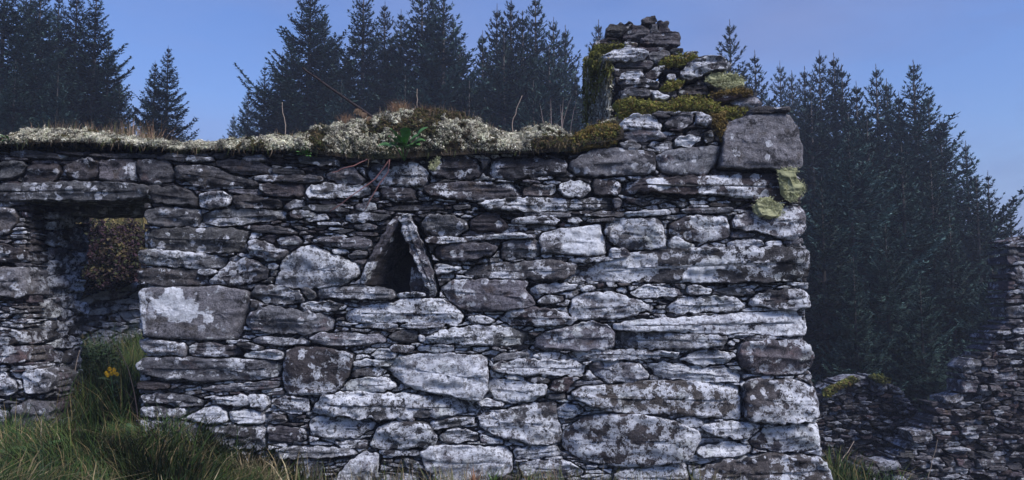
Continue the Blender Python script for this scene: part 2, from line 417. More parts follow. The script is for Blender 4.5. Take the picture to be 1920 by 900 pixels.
class StoneSet:
    """stones of one wall: the large ones as parts, the small remainder as one part of kind stuff"""
    def __init__(s, parent, mat, small_lim=100):
        s.parent, s.mat, s.items, s.lim = parent, mat, [], small_lim
    def add(s, poly_uv, fr, depth, lich, tone, name='stone', proud=0.0, skew=(0, 0), label=None, rough=1.0, seed=None, flatness=1.0, spots=(), r=None, dark_sides=False):
        s.items.append(dict(spots=spots, r=r, ds=dark_sides, p=np.asarray(poly_uv), fr=fr, d=depth, l=lich, t=tone, name=name, proud=proud, skew=skew, label=label, rough=rough,
                            area=abs(poly_area(np.asarray(poly_uv))), seed=seed if seed is not None else len(s.items) + 11, fl=flatness))
    def build(s):
        rg = np.random.default_rng(5)
        plain = sorted([i for i in s.items if i['name'] == 'stone'], key=lambda i: -i['area'])
        keep = set(id(i) for i in plain[:s.lim])
        acc = Acc(); hrt = Acc()
        for it in s.items:
            big = it['area'] > 0.004
            v, f = stone_geo(it['p'], it['d'], it['seed'], it['proud'], big, it['skew'], it['rough'], 0.012 if big else 0.011, it['fl'])
            at = np.tile([it['r'] if it['r'] is not None else rg.random(), it['l'], it['t'], 1.0], (len(v), 1))
            for sp, val in it['spots']: at[in_poly(v[:, 0], v[:, 1], sp), 1] = val
            if it['ds']: at[v[:, 2] < it['proud'] - .03, 1:3] = (-.3, .5)
            v = it['fr'](v)
            if it['name'] == 'hearting': hrt.add(v, f, at)
            elif it['name'] != 'stone' or id(it) in keep:
                a = Acc(); a.add(v, f, at); o = a.build(it['name'], s.mat, s.parent)
                if it['label']: o['label'] = it['label']
            else: acc.add(v, f, at)
        if hrt.n: hrt.build('hearting_stones', s.mat, s.parent)['kind'] = 'stuff'
        if acc.n:
            o = acc.build('small_stones', s.mat, s.parent); o['kind'] = 'stuff'

# ---- traced stones of the main wall. Each window: (x0, y0, scale) of the enlarged study crops, then outlines in crop units
T = []          # (poly_px, options)
def W(x0, y0, s, rows):
    for r in rows:
        opt = r[1] if isinstance(r, tuple) else {}
        pts = r[0] if isinstance(r, tuple) else r
        a = np.array(pts, float).reshape(-1, 2); T.append((np.c_[x0 + a[:, 0] / s, y0 + a[:, 1] / s], opt))
S = 2.8125
D_, B_, G_, L_ = dict(t=.35), dict(t=.1, l=.25), dict(t=.7), dict(t=.85, l=.95)
W(0, 200, S, [
 ([100,370,150,300,300,300,310,330,280,390,170,408,110,400], D_), [330,310,420,275,470,265,520,290,515,350,500,385,430,390,350,370],
 [530,280,640,272,720,280,722,395,620,400,530,390,528,340], [0,285,120,285,150,310,110,350,60,380,0,390],
 ([45,235,140,228,340,250,330,270,180,272,50,262], D_), ([470,250,700,245,815,250,810,268,600,268,480,262], D_),
 [-180,290,-20,285,-10,380,-180,390], [-180,410,-60,408,-60,490,-180,495]])
T.append((np.array([-45,345,60,343,150,341,230,343,289,350,275,370,230,377,140,376,60,377,-45,377], float).reshape(-1, 2), dict(name='lintel', d=.68, l=.35, t=.6, proud=.02, rough=.6, label='long flat stone lintel over the doorway gap')))
W(250, 270, S, [
 [30,85,120,78,195,95,215,160,205,200,120,215,40,205,28,150],
 [222,120,350,110,440,120,520,165,640,190,655,215,560,225,480,238,330,230,300,195,225,185],
 [440,85,530,75,690,95,730,130,730,158,560,160,480,135,445,110], [110,60,200,50,420,70,430,95,230,95,120,80], [560,70,690,52,700,90,600,92],
 [585,170,760,160,900,165,900,205,700,200,600,185], ([80,225,200,222,300,240,345,290,335,325,200,318,90,310,70,290,75,250], D_),
 ([345,265,400,250,480,250,515,275,518,315,480,335,390,348,350,325], dict(t=.75, l=.7, proud=.02)),
 [490,235,640,235,680,250,670,268,560,262,495,250], ([520,270,620,262,700,275,780,300,780,335,640,335,540,330,525,300], D_),
 ([60,345,180,325,270,335,345,345,350,390,330,430,200,440,80,430,55,400], dict(t=.6, l=.15)),
 ([355,375,420,350,520,340,640,340,730,345,800,350,790,400,640,410,560,430,420,428,360,410], G_),
 ([40,450,300,440,500,442,612,455,590,510,585,575,380,572,200,560,45,545], dict(t=.45, l=.3)),
 ([40,560,120,555,380,575,480,600,470,650,340,655,200,650,50,635,35,600], dict(t=.7, l=.5)),
 [25,660,180,655,330,665,385,700,380,745,250,752,60,742,22,710],
 [385,730,430,690,500,625,590,600,650,610,715,670,700,710,620,735,480,745],
 [615,430,720,425,790,440,870,460,860,480,700,470,620,455], [750,500,800,485,870,485,895,510,880,530,780,535,755,520],
 [600,510,680,508,750,540,820,560,800,610,740,620,620,590,600,560], ([605,785,640,750,720,742,800,750,890,790,895,830,820,850,700,840,630,815], G_),
 [340,660,430,660,440,680,380,695,340,685], [705,635,740,625,760,640,745,665,710,655],
 [735,130,850,135,900,140,900,162,740,158], ([660,205,780,208,895,215,890,275,780,280,690,265,665,235], D_),
 [790,330,830,295,900,290,900,340,820,345], [820,355,900,350,900,395,840,395]])
W(0, 0, 1, [
 ([266,540,360,538,410,536,464,545,466,575,455,600,448,636,380,638,310,634,274,630,268,590], dict(r=.12, t=.75, l=.22, rough=.45, proud=.02, spots=[([286,556,300,563,312,552,318,538,345,540,350,562,366,560,375,575,375,592,356,603,325,606,318,590,305,590,292,575], 1.6), ([384,583,392,580,400,588,400,602,388,604,382,595], 1.7), ([266,545,278,545,282,590,276,632,268,632], .9)], name='squared_stone', label='large squared grey stone with a white splash by the doorway')),
 ([512,535,525,495,552,468,578,458,600,464,645,485,674,495,672,520,640,535,590,540,540,540], dict(t=.75, l=.75)),
 [500,800,534,798,570,806,574,828,535,830,502,826], [512,842,560,836,600,838,660,840,672,852,600,858,530,860],
 [456,605,470,585,500,574,540,578,605,588,625,600,622,620,580,628,520,625,475,618],
 [470,635,500,629,545,634,580,636,582,646,500,647,474,642], [512,755,534,742,578,746,582,770,560,778,530,772],
 ([540,655,565,650,610,650,655,660,664,665,655,700,640,725,622,738,570,740,535,738,529,710,533,675], dict(r=.05, t=.0, l=.50, proud=.03, rough=.6)),
 ([802,318,812,300,835,291,870,291,895,300,905,320,895,335,860,338,815,330], dict(t=.5, l=.35)),
 ([795,350,830,343,890,340,940,342,985,346,978,362,940,375,890,378,830,372,797,365], dict(t=.45, l=.4)),
 [784,418,800,405,825,401,855,404,878,420,878,430,860,440,830,444,800,436], [796,447,830,443,870,446,880,452,830,458,800,456],
 ([810,470,830,456,860,452,910,455,935,463,925,478,890,488,850,490,820,485], dict(t=.5, l=.3)),
 ([822,540,850,524,920,523,992,527,986,542,1005,568,1000,574,950,583,896,585,865,580,845,565], dict(t=.75, l=.3, rough=.7)),
 [645,590,665,577,710,570,760,560,800,558,835,565,860,580,870,595,866,607,800,606,740,605,690,607,650,603],
 [798,632,830,618,880,610,930,610,975,620,998,630,995,645,950,650,880,648,810,642],
 ([724,688,745,668,785,662,840,662,890,665,913,668,916,700,914,735,905,748,870,748,830,738,790,732,760,722,733,705], dict(t=.75, l=.95, proud=.02)),
 ([586,762,605,740,640,736,740,738,800,742,870,752,888,765,885,775,830,782,790,786,700,785,640,778,590,775], dict(l=.75)),
 [806,792,830,785,870,781,890,782,889,795,850,802,812,806], [822,820,835,806,870,803,896,812,897,828,860,830,825,830],
 [787,848,806,838,870,833,950,838,962,852,958,890,900,905,830,905,800,885],
 ([1066,305,1090,290,1115,278,1150,277,1200,283,1225,285,1230,320,1215,328,1150,330,1090,330,1068,320], dict(r=.09, t=.8, l=.2, rough=.7)),
 ([1085,510,1100,497,1150,485,1200,470,1270,466,1380,463,1500,462,1514,475,1520,500,1515,520,1480,528,1420,530,1330,530,1200,530,1120,528,1085,520], dict(name='quoin', t=.45, l=.4, d=.5, proud=.015, spots=[([1080,520,1150,480,1230,475,1240,505,1180,532,1090,530], 1.0), ([1280,510,1310,490,1345,480,1340,510,1330,530,1280,530], 1.3), ([1340,486,1375,478,1378,500,1345,505], 1.2)])),
 [1067,580,1075,560,1095,548,1140,546,1170,552,1215,570,1230,578,1200,588,1150,598,1100,600,1070,598],
 ([1140,412,1165,408,1235,408,1243,425,1250,450,1248,465,1200,470,1155,462,1143,450,1138,430], dict(l=.55, t=.35)),
 [1140,478,1146,465,1175,466,1183,475,1178,482,1145,484], [934,597,955,582,1010,575,1060,586,1085,600,1065,610,1010,612,960,610],
 [1067,660,1110,656,1200,655,1272,660,1268,668,1220,673,1130,677,1070,672], [1103,685,1120,676,1165,675,1200,682,1217,700,1215,712,1190,716,1140,718,1115,703],
 ([1030,730,1040,712,1070,707,1090,709,1068,722,1062,735,1045,736], B_),
 ([1068,738,1090,724,1150,720,1200,714,1260,714,1386,722,1388,750,1390,788,1330,782,1260,775,1180,774,1130,768,1095,755], dict(r=.13, t=.15, l=.66, proud=.03, rough=.7)),
 ([1394,725,1408,708,1460,711,1500,713,1534,732,1540,758,1536,783,1505,792,1460,794,1394,789], dict(r=.08, name='quoin', t=.15, l=.6, d=.5, proud=.03)),
 ([1050,820,1065,800,1100,780,1150,774,1210,776,1270,790,1305,805,1312,820,1300,845,1285,862,1230,872,1160,876,1100,865,1060,848], dict(r=.07, t=.1, l=.70, proud=.04, rough=.6, name='boulder', label='large rounded boulder low in the wall, white lichen on brown')),
 ([1348,315,1352,285,1358,245,1365,228,1400,217,1465,212,1480,217,1495,245,1504,280,1503,315,1470,322,1440,316,1400,318], dict(r=.11, name='quoin', t=.8, l=.08, d=.5, proud=.03, rough=.7, label='big dark squarish block topping the corner')),
 ([1166,341,1215,336,1310,329,1400,323,1460,323,1505,330,1511,350,1505,375,1470,378,1400,372,1330,366,1200,362,1170,365], dict(name='quoin', t=.25, l=.35, d=.5, spots=[([1212,338,1240,334,1258,352,1235,360,1212,352], 1.4), ([1300,332,1390,325,1395,372,1310,368], .85)])),
 [-60,765,12,768,18,800,14,835,-60,840], ([18,800,30,762,60,748,88,752,98,770,92,792,60,812,25,806], dict(t=.6, l=.2, proud=.03)),
 [-60,700,5,697,30,720,30,735,0,745,-60,745], [35,700,75,690,100,705,95,735,50,740],
 ([-60,505,-10,500,45,500,45,560,-60,550], dict(d=.7, t=.6, l=.2)), ([-60,620,-10,612,45,618,45,645,-60,650], D_), ([-60,650,-10,650,45,648,46,680,-60,690], D_),
 ([-60,388,25,388,32,415,10,440,-60,440], D_), ([-60,455,-20,450,45,470,45,492,-60,490], D_)])
W(250, 580, S, [
 [25,160,70,148,140,160,270,175,285,205,275,245,150,245,40,225], [290,195,330,175,430,178,560,200,575,245,450,250,330,250,290,230], [545,180,600,172,690,198,680,215,580,212],
 ([584,240,640,218,740,210,790,220,790,260,700,262,590,252], L_),
 ([20,290,60,255,200,250,420,258,600,262,780,272,770,355,640,372,520,372,430,388,340,385,270,365,180,370,100,355,40,325], dict(t=.85, l=.5, rough=.7)),
 ([350,415,500,395,650,378,775,378,770,415,640,428,470,438,370,430], G_), [15,385,100,378,190,390,190,415,100,425,20,415],
 [30,450,150,440,300,455,380,485,350,520,250,520,200,490,60,500], [410,470,480,455,600,450,610,500,540,515,430,495], [600,460,660,448,710,460,715,510,680,540,620,520],
 [40,520,140,510,270,530,270,565,130,575,40,560], ([265,570,340,530,430,505,500,540,500,595,400,600,280,585], L_), ([505,540,600,525,690,550,690,600,580,605,510,590], L_),
 [690,580,720,550,800,558,805,600,740,610,695,605], ([40,590,150,590,335,600,340,700,200,700,60,690], dict(t=.5, l=.35)), ([345,610,500,615,690,620,700,740,500,740,350,735], dict(t=.7, l=.5))])
W(550, 270, S, [
 [100,60,200,70,250,90,245,120,150,115,30,100,20,65], ([260,55,380,50,480,55,490,100,400,100,280,105], D_),
 ([385,130,430,108,520,120,620,100,710,125,715,190,690,215,560,220,430,215,390,180], dict(t=.6, l=.5)), [165,155,230,130,300,120,345,150,380,190,350,215,240,205,180,185],
 [0,165,100,165,160,180,150,200,60,208,0,205], ([65,265,90,225,190,205,300,215,400,225,405,265,330,280,200,290,90,285], dict(t=.65, l=.6)), ([455,235,600,225,650,235,650,290,560,300,460,290], D_),
 [325,320,380,300,440,315,440,345,380,355,330,345], [50,325,200,320,300,345,290,362,120,355,50,345], [135,300,200,293,240,310,180,318,140,312], [460,335,560,325,790,320,800,340,680,350,500,350],
 [270,370,400,362,520,375,480,400,330,415,270,400], [0,350,80,348,120,370,100,385,0,390], [60,385,170,370,190,400,120,408,60,405], [310,430,400,415,450,430,440,455,340,455],
 ([120,410,240,412,255,428,130,430], L_), [325,465,440,465,445,485,340,485], [90,510,200,490,330,490,415,500,410,540,370,555,200,545], [200,555,280,550,300,575,250,588,205,575], [285,590,330,560,390,565,390,600,320,605],
 ([130,770,180,750,380,745,520,765,535,800,520,825,350,820,200,815,130,810], dict(t=.9, l=.35)), ([45,760,70,755,120,780,120,810,90,820,50,800], dict(t=.7, l=.2)), [740,640,800,630,890,650,860,670,790,690,745,680],
 [40,830,200,825,280,850,250,880,60,890,20,865], [540,790,640,775,700,785,700,805,560,810]])
W(550, 580, S, [
 [85,150,130,125,300,118,470,140,490,175,380,190,250,195,110,180], [315,85,400,72,550,78,550,98,420,102,320,98], [560,85,640,68,800,72,800,90,680,105,570,98],
 ([495,145,550,110,640,110,655,120,655,170,600,180,520,165], dict(t=.5, l=.15)), [505,200,540,180,640,190,640,215,580,230,520,220], [650,200,720,185,845,190,845,215,760,230,660,218],
 [400,240,450,210,510,205,550,235,540,260,440,265], [310,280,380,258,440,270,540,270,500,300,320,300], [295,340,370,308,460,308,500,330,440,352,310,358],
 ([282,385,340,360,480,358,550,405,500,435,340,445,285,425], L_), ([80,600,130,565,250,575,440,605,400,640,320,680,180,685,85,665], dict(l=.85, t=.5)),
 ([395,720,450,620,530,590,680,590,740,630,762,680,740,725,600,730,500,740,420,735], dict(l=.7, t=.4)), [530,570,640,570,640,590,560,595],
 ([235,870,300,800,370,750,460,770,440,860,430,930,240,930], L_), [0,800,60,785,140,820,155,930,0,930], [440,860,650,870,680,930,440,930], [570,785,680,800,690,850,600,840],
 [0,640,70,650,75,690,0,700], [200,705,390,690,385,735,260,735], [445,745,660,745,665,770,520,775,450,765]])
W(850, 270, S, [
 ([165,130,200,95,240,70,330,75,480,75,590,80,600,110,585,155,440,170,330,190,230,180,175,160], dict(t=.5, l=.3)),
 ([545,235,570,205,650,190,720,205,725,240,700,275,640,288,565,265], dict(l=.7)), [730,180,790,175,880,195,895,240,850,272,740,270],
 [120,310,260,290,400,280,640,290,780,278,880,280,895,320,860,345,640,352,400,355,200,350], [0,320,90,320,95,340,0,348], ([370,360,480,355,620,365,620,385,500,385,380,375], G_), [680,375,770,352,900,355,900,380,760,385],
 ([85,405,150,365,240,362,260,400,290,440,260,458,90,455], dict(t=.3, l=.15)), [300,400,360,382,520,380,570,400,540,425,450,420,310,420], [600,395,650,385,690,405,660,418,605,415], [700,400,850,388,850,408,720,415],
 [0,490,150,480,330,468,440,480,430,500,250,500,100,510,0,505], ([455,500,470,465,600,440,780,420,785,460,800,500,812,580,700,595,580,580,460,575,450,530], dict(r=.1, t=.6, l=.4, rough=.7, spots=[([1060,432,1080,425,1128,420,1136,478,1080,478,1052,470], 1.3)])),
 [248,545,260,515,340,500,445,505,455,590,370,600,280,618,255,600], ([60,685,110,640,160,625,320,625,450,605,560,620,660,635,640,690,560,725,380,715,200,712,70,700], dict(t=.35, l=.42)),
 [605,610,650,598,850,600,850,612,700,628,620,622], ([400,770,430,745,560,730,660,738,640,765,560,785,430,790], L_), [440,830,480,795,580,795,585,830,520,845,450,842], [665,760,710,740,755,755,740,775,675,778],
 [795,455,825,425,830,460,815,485,800,480], ([370,240,440,210,540,215,540,260,460,275,370,275], D_)])
W(850, 580, S, [
 [70,45,150,28,225,60,180,80,110,75], ([425,185,440,150,500,110,620,90,700,62,800,75,850,120,852,190,830,212,700,218,560,215,435,205], dict(t=.85, l=.6)),
 [195,265,260,228,400,225,400,248,300,265,210,278], [410,250,450,228,560,228,605,250,600,268,480,268],
 ([200,300,260,270,370,260,500,270,640,272,700,300,700,335,660,352,500,355,380,350,280,340,210,330], dict(l=.85, t=.5)), ([265,350,320,345,375,360,370,378,290,370], L_), ([380,365,440,355,510,370,505,390,400,388], dict(t=.5, l=.1)),
 ([190,365,300,370,490,400,490,440,430,485,320,495,220,475,188,430], dict(l=.9, t=.9)), ([118,520,250,535,380,500,540,485,545,560,575,650,560,700,420,720,320,690,230,670,140,620], dict(t=.25, l=.62)),
 [120,490,180,470,270,495,260,515,150,515], ([495,450,590,440,590,475,500,478], dict(t=.9, l=.1)), [535,540,590,495,670,510,695,540,640,570,560,578], [135,660,265,690,265,715,150,705],
 ([315,740,400,722,550,725,565,770,440,790,330,795], G_), ([340,810,440,795,590,795,690,850,680,880,500,895,370,890], G_)])
W(1150, 580, S, [
 ([15,120,200,115,400,130,590,140,590,165,570,210,400,205,200,210,20,205], dict(t=1, l=.7)),
 ([0,75,130,55,400,40,700,15,1000,5,1045,20,1048,140,900,145,700,125,500,130,300,115,100,115,0,105], dict(name='quoin', t=1, l=1.0, d=.5, rough=.7, label='long pale whitish slab near the corner')),
 ([345,270,390,235,500,208,620,225,650,250,600,285,500,300,400,285], L_), ([185,290,260,270,350,290,500,310,660,320,678,345,675,388,520,388,400,380,300,370,220,345], L_),
 ([660,200,680,170,800,160,1000,165,1045,190,1055,250,1045,310,1000,345,850,350,720,335,680,310,660,260], dict(name='quoin', t=.3, l=.6, d=.5)), [600,185,620,165,650,175,640,195], [640,145,720,138,860,142,850,160,700,168],
 [770,355,850,350,850,368,780,368], [325,580,400,560,480,590,480,615,400,618], [460,620,530,595,700,590,780,610,770,645,680,690,600,680,500,650],
 ([720,700,800,630,950,610,1080,600,1090,640,1085,730,1000,755,850,755,760,740], dict(name='quoin', t=.5, l=.5, d=.5)), [430,750,500,710,640,700,740,730,735,760,640,780,480,790], [390,780,440,765,460,800,400,810],
 ([420,850,600,790,800,760,1050,765,1120,800,1150,930,400,930], dict(r=.11, name='quoin', t=.15, l=.5, d=.55, proud=.05)), [0,850,250,830,390,820,400,930,0,930]])
W(1150, 270, S, [
 ([225,60,300,30,500,5,570,5,570,50,545,110,500,155,320,165,260,150,235,100], dict(r=.14, t=.8, l=.22, rough=.7)), ([55,360,150,348,290,345,300,370,200,380,70,380], L_), [60,285,150,290,200,310,160,325,80,310],
 ([350,345,450,335,630,335,630,360,500,368,370,362], G_), ([295,420,380,385,480,375,600,375,615,430,612,490,540,510,440,515,350,505,300,480], dict(t=.45, l=.55)),
 ([290,530,330,478,380,520,440,530,430,552,330,558,295,550], L_), ([620,440,640,370,760,355,1000,320,1025,350,1010,440,990,490,900,510,800,470,700,455], dict(name='quoin', d=.45, t=.4, l=.5)),
 ([605,530,650,500,780,505,795,530,760,543,640,545], L_), [800,515,890,505,900,535,810,540], [530,770,600,755,720,765,750,790,680,800,580,795],
 ([720,820,760,780,890,765,1020,765,1050,820,1050,860,930,880,720,850], dict(name='quoin', d=.4, l=.6, t=.5)), [280,860,330,820,500,795,660,810,695,850,650,885,450,890,300,890], [85,780,170,745,340,765,380,790,330,805,150,815,90,800],
 [390,745,460,750,520,765,515,790,390,795], [190,150,215,135,240,150,220,165], [0,290,30,280,50,310,30,340,0,340]])
# front courses of the gable stump
W(1080, 0, S, [
 ([230,650,290,600,380,600,460,650,450,690,350,690,235,680], dict(l=.75, t=.6)), ([225,700,320,680,450,695,485,725,400,745,260,740], dict(l=.4)), ([225,755,290,738,350,765,320,795,250,790], dict(l=.3)),
 ([370,765,420,745,510,745,515,785,440,795], dict(l=.55)), ([470,640,560,595,630,600,620,640,560,680,480,665], dict(l=.3)), ([635,590,680,590,720,625,700,665,640,655], dict(l=.45, t=.7)),
 ([515,735,600,710,665,720,650,750,590,778,530,765], dict(l=.9, t=.8)), ([670,700,720,680,730,740,680,755], dict(l=.2)), ([890,590,960,565,1110,575,1118,598,1000,600,900,608], dict(t=.2, l=.1, proud=.05, d=.35))])
# upper gable stump, set back : (poly, Y, opts)
UP = []
def U(Y, rows):
    for r in rows:
        opt = r[1] if isinstance(r, tuple) else {}
        a = np.array(r[0] if isinstance(r, tuple) else r, float).reshape(-1, 2); UP.append((np.c_[1080 + a[:, 0] / S, a[:, 1] / S], Y, opt))
U(.38, [([815,540,870,495,950,510,990,555,940,570,830,560], dict(l=.6, t=.8)), ([700,510,800,485,940,480,920,505,780,545,710,535], dict(l=.2, t=.1)), ([640,570,720,555,820,560,880,580,760,600,650,595], D_),
 ([400,480,440,485,495,515,470,530,410,525], L_), ([360,540,440,530,560,540,560,570,380,575], D_), ([230,540,340,530,350,560,240,570], D_)])
U(.45, [([675,430,720,385,850,385,900,430,890,460,760,480,720,455], dict(l=.5, t=.7)), ([540,480,660,420,700,460,700,500,560,505], dict(l=.1, t=.2)),
 ([550,370,640,310,740,300,825,340,800,370,700,390,600,435,565,425], dict(l=.5, t=.5, proud=.04)), ([230,470,330,460,410,480,400,515,240,520], dict(l=.6)), ([225,425,330,410,435,430,430,465,240,460], dict(l=.55)),
 ([235,380,340,370,360,400,350,412,230,415], dict(l=.6)), ([360,390,440,345,475,345,440,400,430,420,365,420], dict(l=.5)), ([480,390,530,380,535,415,490,425], dict(l=.7)), ([500,440,560,430,560,470,510,475], D_), ([440,480,530,478,540,520,500,520], D_)])
U(.55, [([210,330,330,315,405,325,400,365,215,378], dict(l=.35, t=.8, rough=.6)), ([130,300,200,262,330,265,380,280,370,315,250,330,170,330], dict(l=.7, t=.6, proud=.03)), ([380,285,450,265,500,270,490,300,420,325,385,310], dict(l=.6)),
 ([490,265,565,250,570,275,520,290], D_), ([570,275,640,270,640,290,580,290], D_), ([620,295,720,285,745,300,700,305,640,320], D_), ([410,330,480,310,540,320,540,350,480,345,420,345], D_), ([170,350,205,345,205,470,175,480], dict(l=.5, t=.7)),
 ([180,490,225,490,225,600,180,590], D_), ([545,320,640,305,620,325,560,355], D_)])
U(.72, [([160,190,165,130,290,115,310,130,240,180,200,195], dict(l=.05, t=.2)), ([240,165,290,130,350,125,400,150,380,200,300,225,250,205], dict(l=.08, t=.4)), ([340,105,420,75,432,110,400,125,350,120], dict(l=.05, t=.3)),
 ([430,110,490,108,495,168,440,170], dict(l=.1, t=.4)), ([330,220,400,180,545,170,548,240,500,250,400,250,330,245], dict(l=.12, t=.5, proud=.05)), ([100,215,160,195,240,205,235,240,140,235,80,245], dict(l=.1, t=.3)),
 ([395,120,430,115,438,170,400,178], dict(l=.1)), ([250,225,325,225,325,255,260,255], D_)])

def sstep(a, b, x):
    t = np.clip((np.asarray(x, float) - a) / (b - a), 0, 1); return t * t * (3 - 2 * t)
def gh(x, y):
    x = np.asarray(x, float); y = np.asarray(y, float)
    left = sstep(-0.9, -2.3, x) if False else sstep(0.9, 2.3, -x)
    z = 0.20 * left - 0.12 * sstep(1.0, 2.0, x)
    back = sstep(0.2, 6, y)
    z = z + back * (0.30 * left - 0.72 * (1 - left)) - 0.8 * sstep(6, 16, y) * (1 - left)
    z = z + 1.95 * sstep(4.0, 8.0, y) * sstep(3.2, 5.0, -x) - 0.3 * sstep(0, -6, 0 * y) 
    z = z - 0.75 * sstep(2.3, 3.5, x) * sstep(-1.0, 2.5, y)
    z = z + 0.05 * vnoise(np.stack([x * .8, y * .8, 0 * x], -1)) + 0.02 * vnoise(np.stack([x * 3, y * 3, 0 * x], -1))
    return z
# ------------------------------------------------------------------ ground : one sheet to the horizon
def grid_axis(lo, hi, fine_lo, fine_hi, fs):
    a = np.arange(fine_lo, fine_hi, fs); k = 1.25
    out = [fine_hi]; s = fs
    while out[-1] < hi: s *= k; out.append(out[-1] + s)
    lo_ = [fine_lo]; s = fs
    while lo_[-1] > lo: s *= k; lo_.append(lo_[-1] - s)
    return np.array(lo_[::-1][:-1] + list(a) + out)
ax_ = grid_axis(-190, 190, -9, 9, 0.15); ay_ = grid_axis(-190, 190, -4, 20, 0.15)
GX, GY = np.meshgrid(ax_, ay_); GZ = gh(GX, GY)
nx, ny = len(ax_), len(ay_); idx = np.arange(nx * ny).reshape(ny, nx)
gf = np.stack([idx[:-1, :-1], idx[:-1, 1:], idx[1:, 1:], idx[1:, :-1]], -1).reshape(-1, 4)
g_ = mesh_obj('ground', np.stack([GX, GY, GZ], -1).reshape(-1, 3), gf, M['ground']); g_['kind'] = 'structure'

# ------------------------------------------------------------------ the main ruined wall
wall = tag(empty('ruined_stone_wall'), 'long ruined dry-stone cottage wall of pale lichened slabs with a doorway gap, a small triangular hole and a tall broken gable stump', 'stone wall')
ss = StoneSet(wall, M['stone'], 100)
NICHE = np.array([676,540,684,500,708,455,735,408,772,405,795,440,806,480,822,540,820,558,800,560,740,550], float).reshape(-1, 2)
DOOR_L = 46
taken = []
FF = frame_front(0.0)
for poly, o in T:
    taken.append(poly); c = poly.mean(0)
    sd_ = int(abs(poly[0, 0] * 13 + poly[0, 1] * 7)) % 9973
    rr = random.Random(sd_)
    ss.add(px_to_uv(poly, 0.0), FF, o.get('d', .32), np.clip(o.get('l', lich_at(*c) + rr.uniform(-.22, .22)), 0, 1), o.get('t', rr.uniform(.3, .8)),
           o.get('name', 'stone'), o.get('proud', rr.uniform(-.012, .018)), label=o.get('label'), rough=o.get('rough', 1.0), seed=sd_, r=o.get('r'), spots=[(px_to_uv(np.array(a, float).reshape(-1, 2), 0.0), b) for a, b in o.get('spots', [])])
front_region = [-180,292,-20,283,540,287,800,290,1010,288,1080,290,1160,275,1166,240,1235,205,1340,205,1352,232,1350,318,1505,325,1508,440,1520,470,1520,600,1522,700,1536,740,1538,800,1545,860,1556,935,-60,935]
front_region = np.array(front_region + [-180, 935], float).reshape(-1, 2)
door_hole = np.array([46,378,268,378,266,420,262,470,260,560,258,640,256,720,252,800,250,935,102,935,102,700,60,690,46,640], float).reshape(-1, 2)
fills = fill_region(front_region, taken, 185, 4.0, 3, holes=[door_hole, NICHE])
for k, poly in enumerate(fills):
    c = poly.mean(0); rr = random.Random(k)
    ss.add(px_to_uv(poly, 0.0), FF, .26, np.clip(lich_at(*c) + rr.uniform(-.3, .25), 0, 1), rr.uniform(.1, .8), proud=rr.uniform(-.045, .004), seed=3000 + k)
# hearting : thin slabs behind the face, seen in the joints
for k, poly in enumerate(fill_region(front_region, [], 520, 4.2, 9, holes=[door_hole, NICHE], lloyd=1, shrink=.3, st=3.0)):
    c = poly.mean(0); rr = random.Random(7000 + k)
    ss.add(px_to_uv(poly, 0.0), FF, .14, np.clip(lich_at(*c) + rr.uniform(-.45, -.1), 0, 1), rr.uniform(.1, .6), name='hearting', proud=-.078 + rr.uniform(-.02, .01), seed=7000 + k)
# doorway reveals, gable faces
zt = lambda px, py, Y=0: P(px, py, Y)[2]
XL = P(46., 560., 0.)[0]; XR = P(262., 560., 0.)[0]
def face_fill(reg_m, fr, cell, seed, depth, lich, proud=0, stretch=2.6):
    reg = np.array(reg_m, float) * 300
    for k, poly in enumerate(fill_region(reg, [], cell, stretch, seed)):
        rr = random.Random(seed * 1000 + k)
        ss.add(poly / 300, fr, depth, np.clip(lich + rr.uniform(-.15, .2), 0, 1), rr.uniform(.2, .7), proud=proud + rr.uniform(-.02, .02), seed=seed * 1000 + k)
ztop = zt(150., 380.)
face_fill([(.27, -.1), (.72, -.1), (.72, ztop - .02), (.27, ztop - .02)], frame_posx(XL), 1700, 21, .22, .62)  # lichen amount raised to lighten this shaded jamb through its colour
face_fill([(-.72, -.1), (-.3, -.1), (-.3, ztop - .02), (-.72, ztop - .02)], frame_negx(XR), 1700, 22, .22, .3)
face_fill([(.42, -.5), (3.4, -.5), (3.4, 2.2), (2.0, 2.75), (.42, 2.2)], frame_posx(1.86), 1500, 23, .2, .4)
face_fill([(-2.1, 1.8), (-.5, 1.8), (-.5, 2.80), (-1.0, 3.05), (-2.1, 3.3)], frame_negx(.72), 1500, 24, .2, .25)
for poly, Y, o in UP:
    sd_ = int(abs(poly[0, 0] * 13 + poly[0, 1] * 7)) % 9973; rr = random.Random(sd_)
    Y2 = 1.0 if Y == .72 else Y
    ss.add(px_to_uv(poly, Y2), frame_front(Y2), o.get('d', .4 if Y < .7 else .5), o.get('l', .4), o.get('t', rr.uniform(.3, .7)), 'capping_stone' if Y == .72 else 'gable_stone',
           o.get('proud', 0) + rr.uniform(-.02, .02), rough=o.get('rough', 1.2), seed=sd_)
# small rubble between the stones of the stepped gable
upreg = [([1162,205,1170,150,1165,120,1290,95,1350,110,1375,135,1400,165,1440,200,1440,232,1352,232,1340,206,1235,206], .52), ([1152,100,1170,80,1270,84,1345,108,1330,150,1165,150], .66), ([1112,84,1150,62,1160,48,1250,45,1262,92,1140,100], 1.1)]
for q, (reg, Y) in enumerate(upreg):
    reg = np.array(reg, float).reshape(-1, 2); tk = [p for p, yy, o in UP]
    for k, poly in enumerate(fill_region(reg, tk, 330, 2.6, 40 + q)):
        rr = random.Random(k + q * 99)
        ss.add(px_to_uv(poly, Y), frame_front(Y), .3, rr.uniform(.1, .6), rr.uniform(.1, .7), seed=5000 + q * 500 + k, rough=1.2)
ss.build()
